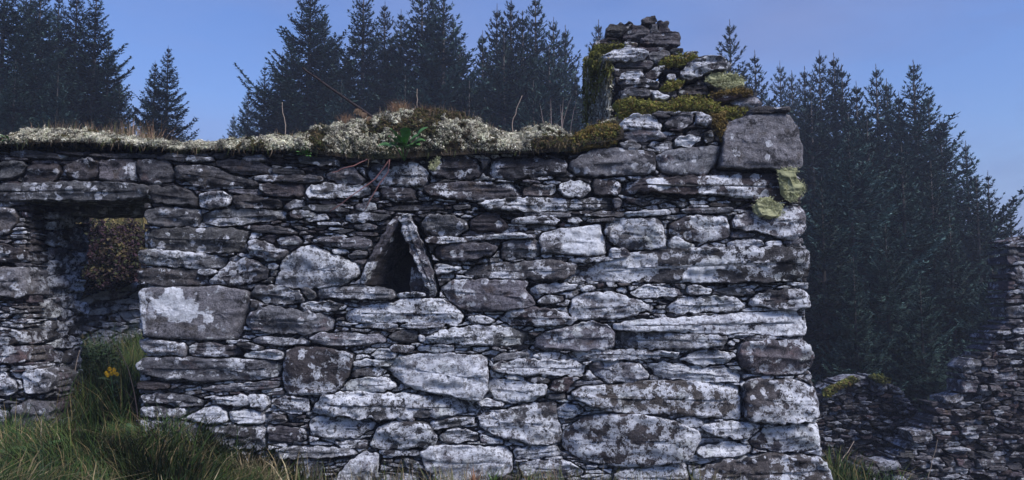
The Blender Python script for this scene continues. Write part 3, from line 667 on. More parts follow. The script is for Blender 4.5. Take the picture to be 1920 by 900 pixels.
# the two leaning slabs of the triangular hole
nl = StoneSet(wall, M['stone'])
nl.add(px_to_uv([[674,534],[683,503],[706,458],[730,420],[742,404],[750,409],[746,430],[718,470],[696,508],[686,537]], 0), FF, .34, .38, .6, 'leaning_slab', .02, dark_sides=True, skew=(.19, 0.0), seed=77, label='slab leaning to the right, left side of the triangular hole')
nl.add(px_to_uv([[750,408],[770,405],[786,434],[800,484],[816,530],[820,556],[806,557],[796,524],[776,484],[759,446]], 0), FF, .28, .55, .6, 'leaning_slab', .05, skew=(.02, 0), seed=78, rough=1.3, label='mottled slab leaning to the left, right side of the triangular hole')
nl.add(px_to_uv([[768,502],[780,500],[795,520],[803,545],[802,557],[768,557],[764,530]], 0), FF, .2, .45, .5, 'small_wedge_stone', -.07, seed=80)
nl.add(px_to_uv([[10,362],[150,360],[300,362],[296,399],[150,402],[12,398]], .40), frame_front(.40), .33, .3, .6, 'inner_lintel', 0, seed=79, rough=.5)
nl.build()
cm = M['core']
def prism(name, poly, axis, a, b, mat, parent):
    """poly in XZ (axis Y) or YZ (axis X)"""
    poly = np.array(poly, float); n = len(poly)
    def at(k): return np.c_[poly[:, 0], np.full(n, k), poly[:, 1]] if axis == 'Y' else np.c_[np.full(n, k), poly[:, 0], poly[:, 1]]
    v = np.vstack([at(a), at(b)]); f = [tuple(range(n)), tuple(range(2 * n - 1, n - 1, -1))] + [(i, (i + 1) % n, n + (i + 1) % n, n + i) for i in range(n)]
    return v, f
core = Acc()
zc = zt(500., 296.)
core.add(*prism('', [(-3.9, -.6), (XL - .12, -.6), (XL - .12, zc), (-3.9, zc)], 'Y', .2, .7, cm, wall))
core.add(*prism('', [(XL - .12, zt(100., 360.)), (XR + .12, zt(100., 360.)), (XR + .12, zc), (XL - .12, zc)], 'Y', .21, .70, cm, wall))
core.add(*prism('', [(XR + .12, -.8), (1.72, -.8), (1.72, zc), (XR + .12, zc)], 'Y', .22, .72, cm, wall))
core.add(*prism('', [(.35, -.8), (.35, 2.32), (.62, 2.62), (1.05, 2.85), (2.05, 3.1), (2.05, 2.6), (3.3, 2.1), (3.3, -.8)], 'X', .85, 1.42, cm, wall))
core.add(*prism('', [(.36, -.8), (.36, 2.05), (.7, 2.45), (2.06, 2.6), (3.31, 2.0), (3.31, -.8)], 'X', 1.42, 1.72, cm, wall))
core.build('rubble_core', cm, wall, smooth=False)

# ------------------------------------------------------------------ other ruined walls
def small_wall(name, label, region, Y, cell, seed, big_polys=(), thick=.5, lich=.35, mat='far_stone', lim=100, stretch=2.6, grid_u=None, core_inset=22, core_shift=0, tone=(.1, .7)):
    w = tag(empty(name), label, 'stone wall')
    s_ = StoneSet(w, M[mat], lim); region = np.array(region, float).reshape(-1, 2); fr = frame_front(Y)
    tk = [np.array(b, float).reshape(-1, 2) for b in big_polys]
    for k, poly in enumerate(tk):
        s_.add(px_to_uv(poly, Y), fr, .35, lich + .25, .6, seed=seed * 77 + k, proud=.02)
    for k, poly in enumerate(fill_region(region, tk, cell, stretch, seed, minw=1.2, shrink=.6)):
        rr = random.Random(seed * 31 + k); c = poly.mean(0)
        s_.add(px_to_uv(poly, Y), fr, .42, np.clip(lich + rr.uniform(-.3, .15) + .75 * (rr.random() > .86), 0, 1.3), rr.uniform(*tone), proud=rr.uniform(-.07, .05), seed=seed * 500 + k, rough=1.2)
    face_extra = 0
    s_.build()
    reg = np.c_[region[:, 0], region[:, 1] + 10]; cx_ = (region[:, 0].min() + region[:, 0].max()) / 2
    reg = np.c_[np.where(region[:, 0] < cx_ + core_shift * 9, region[:, 0] + core_inset, region[:, 0] - core_inset), reg[:, 1]]
    v, f = prism('', px_to_uv(reg, Y), 'Y', Y + .12, Y + thick, cm, w)
    a = Acc(); a.add(v, f); a.build('rubble_core', cm, w, smooth=False)
    return w
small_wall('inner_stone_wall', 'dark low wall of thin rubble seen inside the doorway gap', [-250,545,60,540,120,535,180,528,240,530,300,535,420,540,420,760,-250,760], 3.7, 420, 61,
           [[205,528,222,512,240,520,252,545,210,548]], lich=.95, tone=(.4, 1.0))  # pale specks, with lichen and tone raised further to lighten the shaded recess
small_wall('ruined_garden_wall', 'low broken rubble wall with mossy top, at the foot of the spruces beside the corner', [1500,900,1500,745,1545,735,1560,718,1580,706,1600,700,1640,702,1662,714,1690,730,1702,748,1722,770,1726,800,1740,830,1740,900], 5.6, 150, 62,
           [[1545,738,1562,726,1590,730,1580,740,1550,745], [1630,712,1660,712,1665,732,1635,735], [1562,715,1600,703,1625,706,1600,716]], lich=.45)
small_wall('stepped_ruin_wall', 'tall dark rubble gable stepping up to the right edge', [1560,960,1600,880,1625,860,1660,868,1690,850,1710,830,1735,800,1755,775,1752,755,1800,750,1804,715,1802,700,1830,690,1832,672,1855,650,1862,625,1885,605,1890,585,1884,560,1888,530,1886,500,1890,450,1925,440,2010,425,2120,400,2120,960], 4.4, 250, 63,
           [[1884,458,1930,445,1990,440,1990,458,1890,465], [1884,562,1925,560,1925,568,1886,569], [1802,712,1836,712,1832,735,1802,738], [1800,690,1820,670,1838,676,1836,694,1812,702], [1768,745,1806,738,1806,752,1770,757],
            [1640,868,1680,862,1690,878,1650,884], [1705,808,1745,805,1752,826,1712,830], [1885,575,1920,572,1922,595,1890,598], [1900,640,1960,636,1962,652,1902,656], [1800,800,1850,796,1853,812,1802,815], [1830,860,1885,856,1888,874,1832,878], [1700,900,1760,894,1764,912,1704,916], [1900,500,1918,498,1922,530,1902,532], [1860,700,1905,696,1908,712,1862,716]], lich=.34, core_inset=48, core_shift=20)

# ------------------------------------------------------------------ turf, lichen and moss
def tri_tufts(c, r, col, k, rg, up=0.3, size=.5):
    """k little scales round every centre : fluffy cushions"""
    n = len(c); d = rg.normal(size=(n, k, 3)); d[..., 2] += up; d /= np.linalg.norm(d, axis=2, keepdims=True)
    ctr = c[:, None] + d * r[:, None, None] * rg.uniform(.5, 1.0, (n, k, 1))
    a = np.cross(d, rg.normal(size=(n, k, 3))); a /= np.linalg.norm(a, axis=2, keepdims=True) + 1e-9; b = np.cross(d, a)
    tilt = rg.normal(size=(n, k, 3)) * .4; s = (r[:, None, None] * size * rg.uniform(.6, 1.2, (n, k, 1)))
    v = np.stack([ctr + (a + tilt) * s, ctr + (-.5 * a + .87 * b + .5 * d) * s, ctr + (-.5 * a - .87 * b - tilt * .5) * s], 2).reshape(-1, 3)
    cc = np.clip(col[:, None] * rg.uniform(.85, 1.12, (n, k, 1)), 0, 1); cc = np.repeat(cc, 3, axis=1).reshape(-1, 3)
    return v, np.arange(len(v)).reshape(-1, 3), np.c_[cc, np.ones(len(cc))]
def blades(root, h, lean, width, col, rg, curve=.6):
    """bent tapering blades ; lean (n,2) is the horizontal travel of the tip"""
    n = len(root); s = np.array([0, .35, .7, 1.0])
    side = np.c_[-lean[:, 1], lean[:, 0]]; side = side + rg.normal(size=(n, 2)) * .02; side /= np.linalg.norm(side, axis=1, keepdims=True) + 1e-9
    P_ = root[:, None] + np.concatenate([lean[:, None] * (s[None, :, None] ** (1 + curve)), (h[:, None] * (s - .25 * s ** 3 * (np.linalg.norm(lean, axis=1) / h)[:, None].clip(0, 2)))[..., None]], 2)
    w = (width[:, None] * np.array([1, .85, .55, .06]))[..., None] * .5
    sd3 = np.concatenate([side[:, None].repeat(4, 1), np.zeros((n, 4, 1))], 2)
    v = np.stack([P_ - sd3 * w, P_ + sd3 * w], 2).reshape(-1, 3)
    b = np.arange(n)[:, None] * 8; f = np.concatenate([np.stack([b[:, 0] + 2 * i, b[:, 0] + 2 * i + 1, b[:, 0] + 2 * i + 3, b[:, 0] + 2 * i + 2], 1) for i in range(3)])
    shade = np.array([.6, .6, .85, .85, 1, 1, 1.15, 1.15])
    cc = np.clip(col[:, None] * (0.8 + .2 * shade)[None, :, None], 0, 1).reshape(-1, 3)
    return v, f, np.c_[cc, np.ones(len(cc))]
def pal(rg, n, cols, p=None):
    cols = np.array(cols); return cols[rg.choice(len(cols), n, p=p)] * rg.uniform(.8, 1.2, (n, 1))

# top profile of the turf (photo pixels) -> real cushion lying on the wall
tx = [-180,0,60,120,170,210,260,330,400,450,500,540,570,620,690,740,780,820,860,900,940,970,1010,1050,1080,1110,1140,1170]
ty = [275,266,254,249,254,263,270,277,270,270,264,262,250,240,222,212,211,213,220,238,256,258,246,248,264,250,238,226]
bx = [-180,0,150,330,560,640,700,900,1000,1075,1090,1170]; by = [280,275,268,282,286,296,302,290,290,285,276,262]
def cushion(u, s):
    """u photo column, s 0 front foot .. 1 back foot"""
    top = P(u, np.interp(u, tx, ty), .22)[:, 2]; bot = P(u, np.interp(u, bx, by), 0.)[:, 2]
    X = P(u, np.full_like(u, 280.), 0.)[:, 0]
    hgt = top - bot
    cs = np.cos(math.pi * s); sn = np.sin(math.pi * s)
    Y = .345 - .385 * np.sign(cs) * np.abs(cs) ** .75
    Z = bot + hgt * np.abs(sn) ** .8
    p = np.stack([X, Y, Z], -1)
    dsp = fbm(p * 9, 2) * .022 + (.45 - np.abs(vnoise(p * 15))) * .045 + fbm(p * 34, 2) * .012 + .014 * vnoise(p * 4)
    out = np.stack([0 * X, -cs, sn], -1)
    return p + out * (dsp * np.minimum(1, sn * 4 + .3))[:, None]
nu, nsx = 700, 44
uu, s2 = np.meshgrid(np.linspace(-180, 1168, nu), np.linspace(0, 1, nsx)); cv = cushion(uu.ravel(), s2.ravel())
idx = np.arange(nu * nsx).reshape(nsx, nu); cf = np.stack([idx[:-1, :-1], idx[:-1, 1:], idx[1:, 1:], idx[1:, :-1]], -1).reshape(-1, 4)
turf = tag(mesh_obj('turf', cv, cf, M['turf']), 'thick peaty turf cushion lying along the top of the long wall', 'turf', kind='stuff')
rg = np.random.default_rng(11)
n = 46000
u = rg.uniform(-180, 1160, n); s = rg.uniform(.02, .72, n) ** 1.0
# more tufts near the viewer-facing side
p = cushion(u, s)
pa = vnoise(np.c_[p[:, 0] * 5, p[:, 1] * 5, p[:, 2] * 8 + 3]) + .5 * vnoise(p * 14)
brown_zone = sstep(740, 800, u) * sstep(935, 880, u) * sstep(.22, .4, s) if False else np.clip((u - 740) / 60, 0, 1) * np.clip((935 - u) / 50, 0, 1) * np.clip((s - .2) / .2, 0, 1)
right_zone = np.clip((u - 1070) / 20, 0, 1)
green_zone = np.exp(-((u - 550) / 35) ** 2) + np.exp(-((u - 430) / 30) ** 2) * .6
left_brown = np.exp(-((u - 175) / 60) ** 2) * (s > .3)
ispale = (pa - brown_zone * .9 - right_zone * .7 - green_zone * .6 - left_brown * .4 - .5 * (vnoise(p * 30) < -.35)) > -.48
c_p = pal(rg, n, [(.56, .52, .40), (.70, .66, .53), (.42, .38, .28), (.50, .50, .35)])
c_b = pal(rg, n, [(.10, .075, .035), (.055, .06, .02), (.03, .025, .02), (.17, .12, .06), (.08, .09, .03)])
c_p = c_p * np.clip(.85 + .8 * vnoise(p * 22) + .4 * vnoise(p * 60), .25, 1.3)[:, None]
v1, f1, a1 = tri_tufts(p[ispale] + rg.normal(size=(ispale.sum(), 3)) * .004, rg.uniform(.005, .015, ispale.sum()), c_p[ispale], 13, rg, size=.36)
mesh_obj('reindeer_lichen', v1, f1, M['leafy'], None, False, a1)
tag(bpy.data.objects['reindeer_lichen'], 'pale cream reindeer lichen in fluffy clumps all along the wall top', 'lichen', kind='stuff')
q = ~ispale; v1, f1, a1 = tri_tufts(p[q], rg.uniform(.005, .013, q.sum()), c_b[q], 10, rg, size=.4)
tag(mesh_obj('turf_moss', v1, f1, M['leafy'], None, False, a1), 'brown and olive moss growing between the pale lichen on the wall top', 'moss', kind='stuff')
# roots and blades hanging over the edge
n = 800; u = rg.uniform(-150, 1150, n); s = rg.uniform(.0, .12, n); p = cushion(u, s) - [0, .012, 0]
v1, f1, a1 = blades(p, -rg.uniform(.015, .06, n), np.c_[rg.normal(size=n) * .012, -rg.uniform(.002, .012, n)], np.full(n, .003), pal(rg, n, [(.08, .06, .04), (.20, .15, .10), (.07, .09, .03), (.03, .025, .02)]), rg)
tag(mesh_obj('hanging_grass', v1, f1, M['leafy'], None, False, a1), 'dead blades and roots hanging over the front edge of the turf', 'grass', kind='stuff')
# fine dead grass standing out of the turf
n = 2600; u = np.concatenate([rg.uniform(-100, 330, 700), rg.normal(90, 30, 160), rg.normal(215, 25, 260), rg.uniform(340, 700, 160), rg.uniform(700, 930, 900), rg.uniform(930, 1160, 420)]); n = len(u)
s = rg.uniform(.3, .7, n); p = cushion(u, s); hh = rg.uniform(.02, .07, n) + .10 * np.exp(-((u - 215) / 45) ** 2) * rg.random(n) + .08 * np.exp(-((u - 90) / 45) ** 2) * rg.random(n)
v1, f1, a1 = blades(p, hh, rg.normal(size=(n, 2)) * .02, np.full(n, .0022), pal(rg, n, [(.26, .17, .11), (.33, .24, .17), (.16, .12, .07), (.12, .13, .05)]), rg)
tag(mesh_obj('turf_grass', v1, f1, M['leafy'], None, False, a1), 'short dry brown grass sticking up along the wall top', 'grass', kind='stuff')
def tuft(name, label, cat, u0, s0, hpx, n, spread, cols, width=.003, lean=.03, group=None):
    base = cushion(np.array([float(u0)]), np.array([s0]))[0]
    r = np.c_[rg.normal(size=(n, 2)) * spread, np.full(n, -.01)] ; h = hpx / 300. * rg.uniform(.6, 1.0, n)
    v, f, a = blades(r, h, r[:, :2] * 1.2 + rg.normal(size=(n, 2)) * lean, np.full(n, width), pal(rg, n, cols), rg)
    o = mesh_obj(name, v, f, M['leafy'], None, False, a); o.location = base
    return tag(o, label, cat, group)
fox = [(.36, .22, .13), (.28, .17, .10), (.42, .29, .19)]
tuft('grass_tuft', 'rusty tuft of dry grass on the crest of the turf hump', 'grass tuft', 738, .42, 30, 220, .025, fox, lean=.035)
tuft('grass_tuft', 'pinkish dry grass tuft left of the turf hump', 'grass tuft', 636, .42, 28, 160, .02, fox, lean=.03)
tuft('grass_tuft', 'small dry tuft right of the turf hump crest', 'grass tuft', 795, .45, 18, 120, .025, fox, lean=.03)
tuft('grass_tuft', 'tall sparse straw-coloured stalks next to the gable stump', 'grass tuft', 1054, .5, 118, 9, .045, [(.38, .30, .27), (.30, .24, .22)], .0042, .05)
tuft('grass_tuft', 'tall brown grass tuft standing left on the wall top', 'grass tuft', 92, .55, 52, 40, .05, fox, .0026, .05)
tuft('grass_tuft', 'tall pale brown grass tuft before the lone spruce', 'grass tuft', 215, .55, 60, 90, .08, fox, .0028, .06)
tuft('grass_tuft', 'fresh green blades at the foot of the gable stump', 'grass tuft', 1086, .4, 26, 14, .02, [(.07, .12, .03), (.1, .14, .05)], .004, .03)
tuft('grass_tuft', 'fine wispy stalks behind the crest of the turf hump', 'grass tuft', 800, .6, 55, 16, .12, [(.20, .17, .16)], .002, .05)

def stem_obj(name, label, cat, pts_px, Ys, r0, r1, mat, group=None, leaves=None):
    pts = np.array([P(a, b, y) for (a, b), y in zip(pts_px, Ys)]); 
    t = np.linspace(0, 1, len(pts)); tt = np.linspace(0, 1, 22); q = np.stack([np.interp(tt, t, pts[:, k]) for k in range(3)], 1)
    q = q + np.c_[vnoise(np.c_[tt * 7, tt * 0, tt * 0 + pts[0, 0]]), tt * 0, vnoise(np.c_[tt * 7, tt * 0 + 5, tt * 0 + pts[0, 0]])] * .006
    base = q[0].copy(); v, f = tube(q - base, np.interp(tt, [0, 1], [r0, r1]), 6)
    e = tag(empty(name, base), label, cat, group)
    mesh_obj('stem', v, f, mat, e)
    return e, q - base
def leaf_geo(c, direction, length, width, normal_tilt=.3, rgl=None):
    d = np.array(direction, float); d /= np.linalg.norm(d); s = np.cross(d, [0.1, -.5, 1.0]); s /= np.linalg.norm(s); nn = np.cross(s, d)
    v = []; m = 6
    for i in range(m + 1):
        t = i / m; w = width * math.sin(math.pi * min(.97, t * .93 + .05)) ** .8
        ctr = np.array(c) + d * length * t + nn * length * (.25 * t - .35 * t * t)
        v += [ctr - s * w + nn * w * .35, ctr, ctr + s * w + nn * w * .35]
    f = []
    for i in range(m):
        for k in (0, 1): a = i * 3 + k; f.append((a, a + 1, a + 4, a + 3))
    return np.array(v), f
# bramble shoot arching over the hump
br, q = stem_obj('bramble_shoot', 'dark arching bramble shoot rising to the left from the turf hump', 'bramble', [(742, 275), (712, 232), (672, 200), (622, 168), (588, 142), (566, 128)], [.05, .1, .14, .17, .19, .2], .012, .006, M['brown_stem'])
a = Acc(); a2 = Acc()
for i in range(4, 21):
    for k in range(2): 
        d = rg.normal(size=3); d[2] = abs(d[2]); v, f = leaf_geo(q[i], d, .02, .003); a2.add(v, f)
for i in (3, 4, 5, 6, 7, 8):
    for k in range(3):
        v, f = leaf_geo(q[i], (rg.normal() * .6, -.5, -.9 + rg.normal() * .2), .06, .016); a.add(v, f)
a.build('withered_leaves', flat('withered_leaf', (.09, .055, .03)), br); a2.build('thorns', M['brown_stem'], br)['kind'] = 'stuff'
for lab, pp, yy in [('longest reddish dead stem trailing down to the left over the stones', [(735, 295), (703, 336), (668, 363), (618, 398)], [-.03, -.08, -.1, -.06]),
                    ('short reddish dead stem hanging steeply beside the longest one', [(732, 300), (728, 322), (710, 348), (692, 382), (682, 398)], [-.04, -.08, -.09, -.08, -.05]),
                    ('pale thin dead stem crossing the upper stones left of the green plant', [(696, 296), (660, 312), (622, 325)], [-.04, -.06, -.05])]:
    stem_obj('dead_stem', lab, 'dead stem', pp, yy, .0042, .0022, M['red_stem'])
for lab, pp in [('single crooked dry stalk standing on the wall top left of the hump', [(534, 262), (536, 235), (531, 215), (529, 192)]), ('single curved dry stalk between the hump and the gable stump', [(961, 258), (962, 232), (968, 205), (978, 181)]),
                ('faint thin upright stalk behind the hump crest', [(782, 215), (783, 190), (782, 168)]), ('fallen dry stalk lying down the right slope of the hump', [(890, 232), (915, 243), (940, 256)])]:
    stem_obj('dry_stalk', lab, 'dry stalk', pp, [.2] * len(pp), .0032, .0022, M['straw'])
# green leafy plant on the wall face
pb = P(757., 288., -.09); gp = tag(empty('leafy_plant', pb), 'fresh green broad-leaved plant rooted below the turf hump', 'plant')
a = Acc()
for k in range(26):
    th = rg.uniform(0, 2 * math.pi); el = rg.uniform(-.15, .9)
    d = np.array([math.cos(th), -abs(math.sin(th)) * .8 - .1, el]); st_ = d * rg.uniform(.01, .07) * np.array([1.2, .6, 1]); v, f = leaf_geo(st_ + [0, -.02, .02], d + [0, 0, .1], rg.uniform(.045, .07), rg.uniform(.018, .026)); a.add(v, f)
a.build('leaves', M['green_leaf'], gp); gp.scale = (1.3, 1.1, 1.3)
a = Acc()
for k in range(7):
    th = rg.uniform(0, math.pi); e_ = np.array([math.cos(th) * .06, -.04, .05]); a.add(*tube([(0, .03, -.03), e_ * .5, e_], [.003, .002, .0015], 5))
a.build('stalks', M['green_leaf'], gp)
for lab, (x_, y_) in [('small dark green plant on the wall edge left of the hump', (572, 292)), ('tiny green plant at the far left end of the wall top', (18, 268))]:
    o = Acc(); 
    for k in range(14):
        th = rg.uniform(0, 2 * math.pi); d = np.array([math.cos(th), -abs(math.sin(th)), rg.uniform(-.2, .8)]); v, f = leaf_geo(d * .02, d, rg.uniform(.03, .055), rg.uniform(.008, .013)); o.add(v, f)
    o = o.build('leafy_plant', M['green_leaf']); o.location = P(float(x_), float(y_), -.03); tag(o, lab, 'plant')

def fluff(name, label, cat, poly, Y, cols, dens, r=(.005, .012), thick=.03, parent=None, kind=None, bulge=.02, proud=0.0):
    poly = np.array(poly, float).reshape(-1, 2); uv = px_to_uv(poly, Y); v0, f0 = stone_geo(uv, thick, 5, 0, True, rough=1.5); fr = frame_front(Y)
    n0 = int(abs(poly_area(uv)) * dens); lo, hi = uv.min(0), uv.max(0); pts = rg.uniform(lo, hi, (n0 * 3, 2)); pts = pts[in_poly(pts[:, 0], pts[:, 1], uv)][:n0]
    pts = pts + rg.normal(size=pts.shape) * .007
    dd = np.min(np.linalg.norm(pts[:, None] - chaikin(resample(uv, 60))[None, ::2], axis=2), axis=1)
    w = proud + bulge * (1 - np.exp(-dd / .02)) + .010 * vnoise(np.c_[pts * 30, pts[:, :1]]) - .008
    c = fr(np.c_[pts, w + .012]); col = pal(rg, len(c), cols) * (1 + .35 * vnoise(np.c_[c[:, 0] * 20, c[:, 1] * 20, c[:, 2] * 30])[:, None])
    v1, f1, a1 = tri_tufts(c, rg.uniform(*r, len(c)), col, 10, rg)
    base = fr(v0 + [0, 0, proud - .006]); a = Acc(); a.add(base, f0, np.array([*(np.array(cols[0]) * .6), 1.0])); a.add(v1, f1, a1)
    o = a.build(name, M['leafy'], parent, smooth=False)
    if label: o['label'] = label
    if cat: o['category'] = cat
    if kind: o['kind'] = kind
    return o
def I_(l): a = np.array(l, float).reshape(-1, 2); return np.c_[1080 + a[:, 0] / S, a[:, 1] / S]
def J_(l): a = np.array(l, float).reshape(-1, 2); return np.c_[1150 + a[:, 0] / S, 270 + a[:, 1] / S]
must = [(.21, .21, .045), (.28, .26, .06), (.13, .14, .03), (.22, .15, .05), (.07, .065, .025)]
brn = [(.20, .14, .04), (.13, .085, .03), (.27, .19, .06), (.06, .045, .02)]
olive = [(.13, .14, .035), (.19, .18, .04), (.07, .07, .025)]
ylg = [(.50, .50, .28), (.60, .59, .36), (.38, .40, .22)]
fluff('moss_cushion', 'longest mustard moss band draped across the gable stump above the front courses', 'moss', I_([205,545,250,522,300,518,400,538,480,540,560,512,660,508,720,536,780,566,900,568,905,600,860,618,800,625,780,650,720,665,700,615,650,590,560,588,480,615,420,625,330,598,270,612,215,660,200,640,225,590]), .30, must, 16000, thick=.10, bulge=.05)
fluff('moss_cushion', 'bright olive moss clump below the top slabs of the stump', 'moss', I_([430,335,480,300,560,285,640,290,650,312,600,335,540,350,470,352]), .50, must, 16000, thick=.08, bulge=.04)
fluff('moss_cushion', 'small mustard moss clump in the middle of the stump, left of the dark hollow', 'moss', I_([440,465,480,435,530,420,575,428,565,450,510,478,455,482]), .40, must, 16000, thick=.08, bulge=.03)
fluff('moss_cushion', 'green shaggy moss on the upper left shoulder of the stump', 'moss', I_([62,300,78,250,120,235,200,232,290,238,285,258,190,262,140,290,120,330,100,390,80,400,62,360]), 1.02, olive, 14000, thick=.1, bulge=.05)
fluff('moss_cushion', 'brown moss hanging beside the big corner block', 'moss', I_([700,600,780,600,800,640,790,700,775,745,745,735,720,690]), .02, brn, 14000, thick=.1, bulge=.03)
fluff('moss_cushion', 'rusty brown moss between the right-hand stones of the stump', 'moss', I_([700,492,780,478,870,462,930,470,945,492,900,505,800,498,720,510]), .34, brn, 14000, thick=.06, bulge=.02)
fluff('moss_cushion', 'dark brown moss filling the corner where turf meets the gable stump', 'moss', I_([20,690,100,655,190,645,225,665,228,740,180,770,100,780,0,800,-60,790,-40,735]), -.0, brn + olive, 12000, thick=.1, bulge=.04)
fluff('moss_cushion', 'yellow-green moss on the top left of the low broken garden wall', 'moss', [1542,742,1550,728,1575,716,1600,706,1612,712,1590,722,1570,730,1556,744], 5.53, must, 3500, (.012, .03), .1, bulge=.04)
fluff('moss_cushion', 'small olive moss cap on the top right of the low broken garden wall', 'moss', [1628,706,1650,702,1668,712,1660,720,1640,716], 5.53, olive, 3500, (.012, .03), .1, bulge=.04)
fluff('lichen_patch', 'pale yellow lichen rosette on the corner edge', None, J_([858,135,930,120,975,128,965,180,1005,205,1020,240,990,270,950,305,905,292,885,215]), -.035, ylg, 34000, (.003, .006), .008, wall, bulge=.002)
fluff('lichen_patch', 'pale yellow lichen rosette on the face below the corner edge', None, J_([733,330,775,285,830,275,848,308,905,318,885,385,800,390,755,365]), -.03, ylg, 34000, (.003, .006), .008, wall, bulge=.002)
fluff('lichen_patch', 'yellow-green lichen coating the slab in the stump', None, I_([675,425,720,386,850,384,898,425,885,455,790,470,725,450]), .42, ylg, 30000, (.003, .006), .008, wall, bulge=.002)
fluff('lichen_patch', 'small yellowish lichen spot on a top-course stone', None, [803,318,812,300,826,293,823,308,814,320], -.03, ylg, 30000, (.003, .006), .01, wall, bulge=.008)
# shaggy growth hanging down the stump's left side face
n = 5200; yy = rg.uniform(.5, 2.15, n); zz = 1.95 + rg.uniform(0, 1, n) * (np.interp(yy, [.5, 1, 2.1], [2.85, 3.05, 3.35]) - 1.95)
pc = np.c_[.70 - rg.uniform(0, .035, n) - .02 * (vnoise(np.c_[yy * 6, zz * 3, yy * 0]) > 0), yy, zz]
colr = np.where((zz > 2.72)[:, None] & (rg.random((n, 1)) > .25), pal(rg, n, olive + [(.14, .11, .04)]), pal(rg, n, [(.36, .35, .29), (.22, .21, .17), (.45, .43, .35), (.10, .09, .07)]))
v1, f1, a1 = tri_tufts(pc, rg.uniform(.012, .026, n), colr, 7, rg)
v2, f2, a2 = blades(pc, -rg.uniform(.04, .13, n), np.c_[-rg.uniform(0, .02, n), rg.normal(size=n) * .01], rg.uniform(.006, .014, n), colr, rg)
a = Acc(); a.add(v1, f1, a1); a.add(v2, f2, a2); tag(a.build('shaggy_moss', M['leafy'], None, False), 'shaggy grey-green moss hanging down the left side of the gable stump', 'moss', kind='stuff')

# ------------------------------------------------------------------ grass and weeds on the ground
def grass_field(name, label, n, xr, yr, hr, lean, wid, cols, keep=None, hfun=None):
    x = rg.uniform(*xr, n); y = rg.uniform(*yr, n)
    if keep is not None: k = keep(x, y); x, y = x[k], y[k]
    n = len(x); h = rg.uniform(*hr, n)
    if hfun is not None: h = h * hfun(x, y)
    cl = vnoise(np.c_[x * 3, y * 3, x * 0]); dirn = 2.5 * vnoise(np.c_[x * 1.4, y * 1.4, x * 0 + 9]) * math.pi
    ln = np.c_[np.cos(dirn), np.sin(dirn)] * (h * lean)[:, None] + rg.normal(size=(n, 2)) * (h * .3)[:, None]
    v, f, a = blades(np.c_[x, y, gh(x, y) - .01], h, ln, rg.uniform(wid * .7, wid * 1.3, n), pal(rg, n, cols) * (1 + .25 * cl[:, None]), rg, .9)
    return tag(mesh_obj(name, v, f, M['leafy'], None, False, a), label, 'grass', kind='stuff')
gcol = [(.032, .062, .015), (.045, .076, .018), (.018, .038, .010), (.068, .085, .024), (.13, .10, .045), (.035, .055, .026), (.012, .025, .01)]
grass_field('grass', 'long drooping dark green grass at the foot of the wall on the left', 36000, (-4.2, -.75), (-2.2, -.02), (.09, .34), .7, .0065, gcol * 2 + [(.07, .10, .03), (.15, .12, .06)],
            keep=lambda x, y: rg.random(len(x)) < np.clip(1.25 * sstep(1.0, 1.75, -x), .0, 1) * (.55 + .6 * (vnoise(np.c_[x * 5, y * 5, x * 0]) > -.2)), hfun=lambda x, y: (.45 + .5 * sstep(.8, 1.8, -x)) * (1 + .45 * vnoise(np.c_[x * 2.6, y * 2.6, x * 0 + 4])))
grass_field('doorway_grass', 'rank green grass and weeds filling the doorway gap', 16000, (-4.2, -2.0), (0.0, 3.6), (.26, .62), .45, .006, gcol, keep=lambda x, y: (x > XL - .0) & (x < XR) | (y > .74))
grass_field('sparse_grass', 'thin straw and green blades along the foot of the wall', 1700, (-1.3, 1.95), (-.16, -.02), (.05, .22), .25, .0035, [(.12, .13, .05), (.30, .24, .13), (.07, .10, .03), (.2, .15, .1)])
grass_field('rough_grass', 'rough green grass in front of the low broken walls on the right', 16000, (1.6, 5.5), (.5, 5.4), (.12, .32), .5, .008, gcol + [(.16, .13, .06)], keep=lambda x, y: ((x > 2.0) | (y > 3.6)) & (x < .495 * (y + 5)))
grass_field('hill_grass', 'yellowed grass on the rising hill seen through the doorway gap', 16000, (-9.5, -4.2), (4.3, 9.5), (.15, .45), .5, .012, [(.30, .23, .09), (.22, .19, .07), (.36, .28, .12), (.14, .14, .05)])
grass_field('near_grass', 'short grass before the wall', 9000, (-.9, 2.6), (-1.9, -.1), (.04, .12), .4, .005, gcol)
# heather on the inner wall, seen through the doorway
def bush(name, label, c, rad, n, cols, seed, parent=None, size=(.012, .03), squash=.8):
    g2 = np.random.default_rng(seed); e = tag(empty(name, c), label, name.replace('_', ' '))
    d = g2.normal(size=(n, 3)); d /= np.linalg.norm(d, axis=1, keepdims=True); d[:, 2] = np.abs(d[:, 2]) if squash < 2 else d[:, 2]
    rr = g2.uniform(.3, 1, n) ** .5 * (1 + .35 * vnoise(d * 2.5 + seed)); pc = d * rr[:, None] * np.array(rad)
    v, f, a = tri_tufts(pc, g2.uniform(*size, n), pal(g2, n, cols), 6, g2, size=.45); mesh_obj('foliage', v, f, M['leafy'], e, False, a)
    A = Acc()
    for k in range(22):
        t = pc[g2.integers(n)]; A.add(*tube([(0, 0, -.1), t * .5 + [0, 0, -.02], t], [.008, .005, .002], 5))
    A.build('branches', M['brown_stem'], e); return e
mar = [(.035, .018, .024), (.025, .02, .018), (.05, .03, .035), (.04, .045, .02)]
bush('heather', 'dark maroon heather left of centre in the doorway view', P(150., 540., 3.5), (.50, .35, .74), 6500, mar, 1, size=(.02, .05))
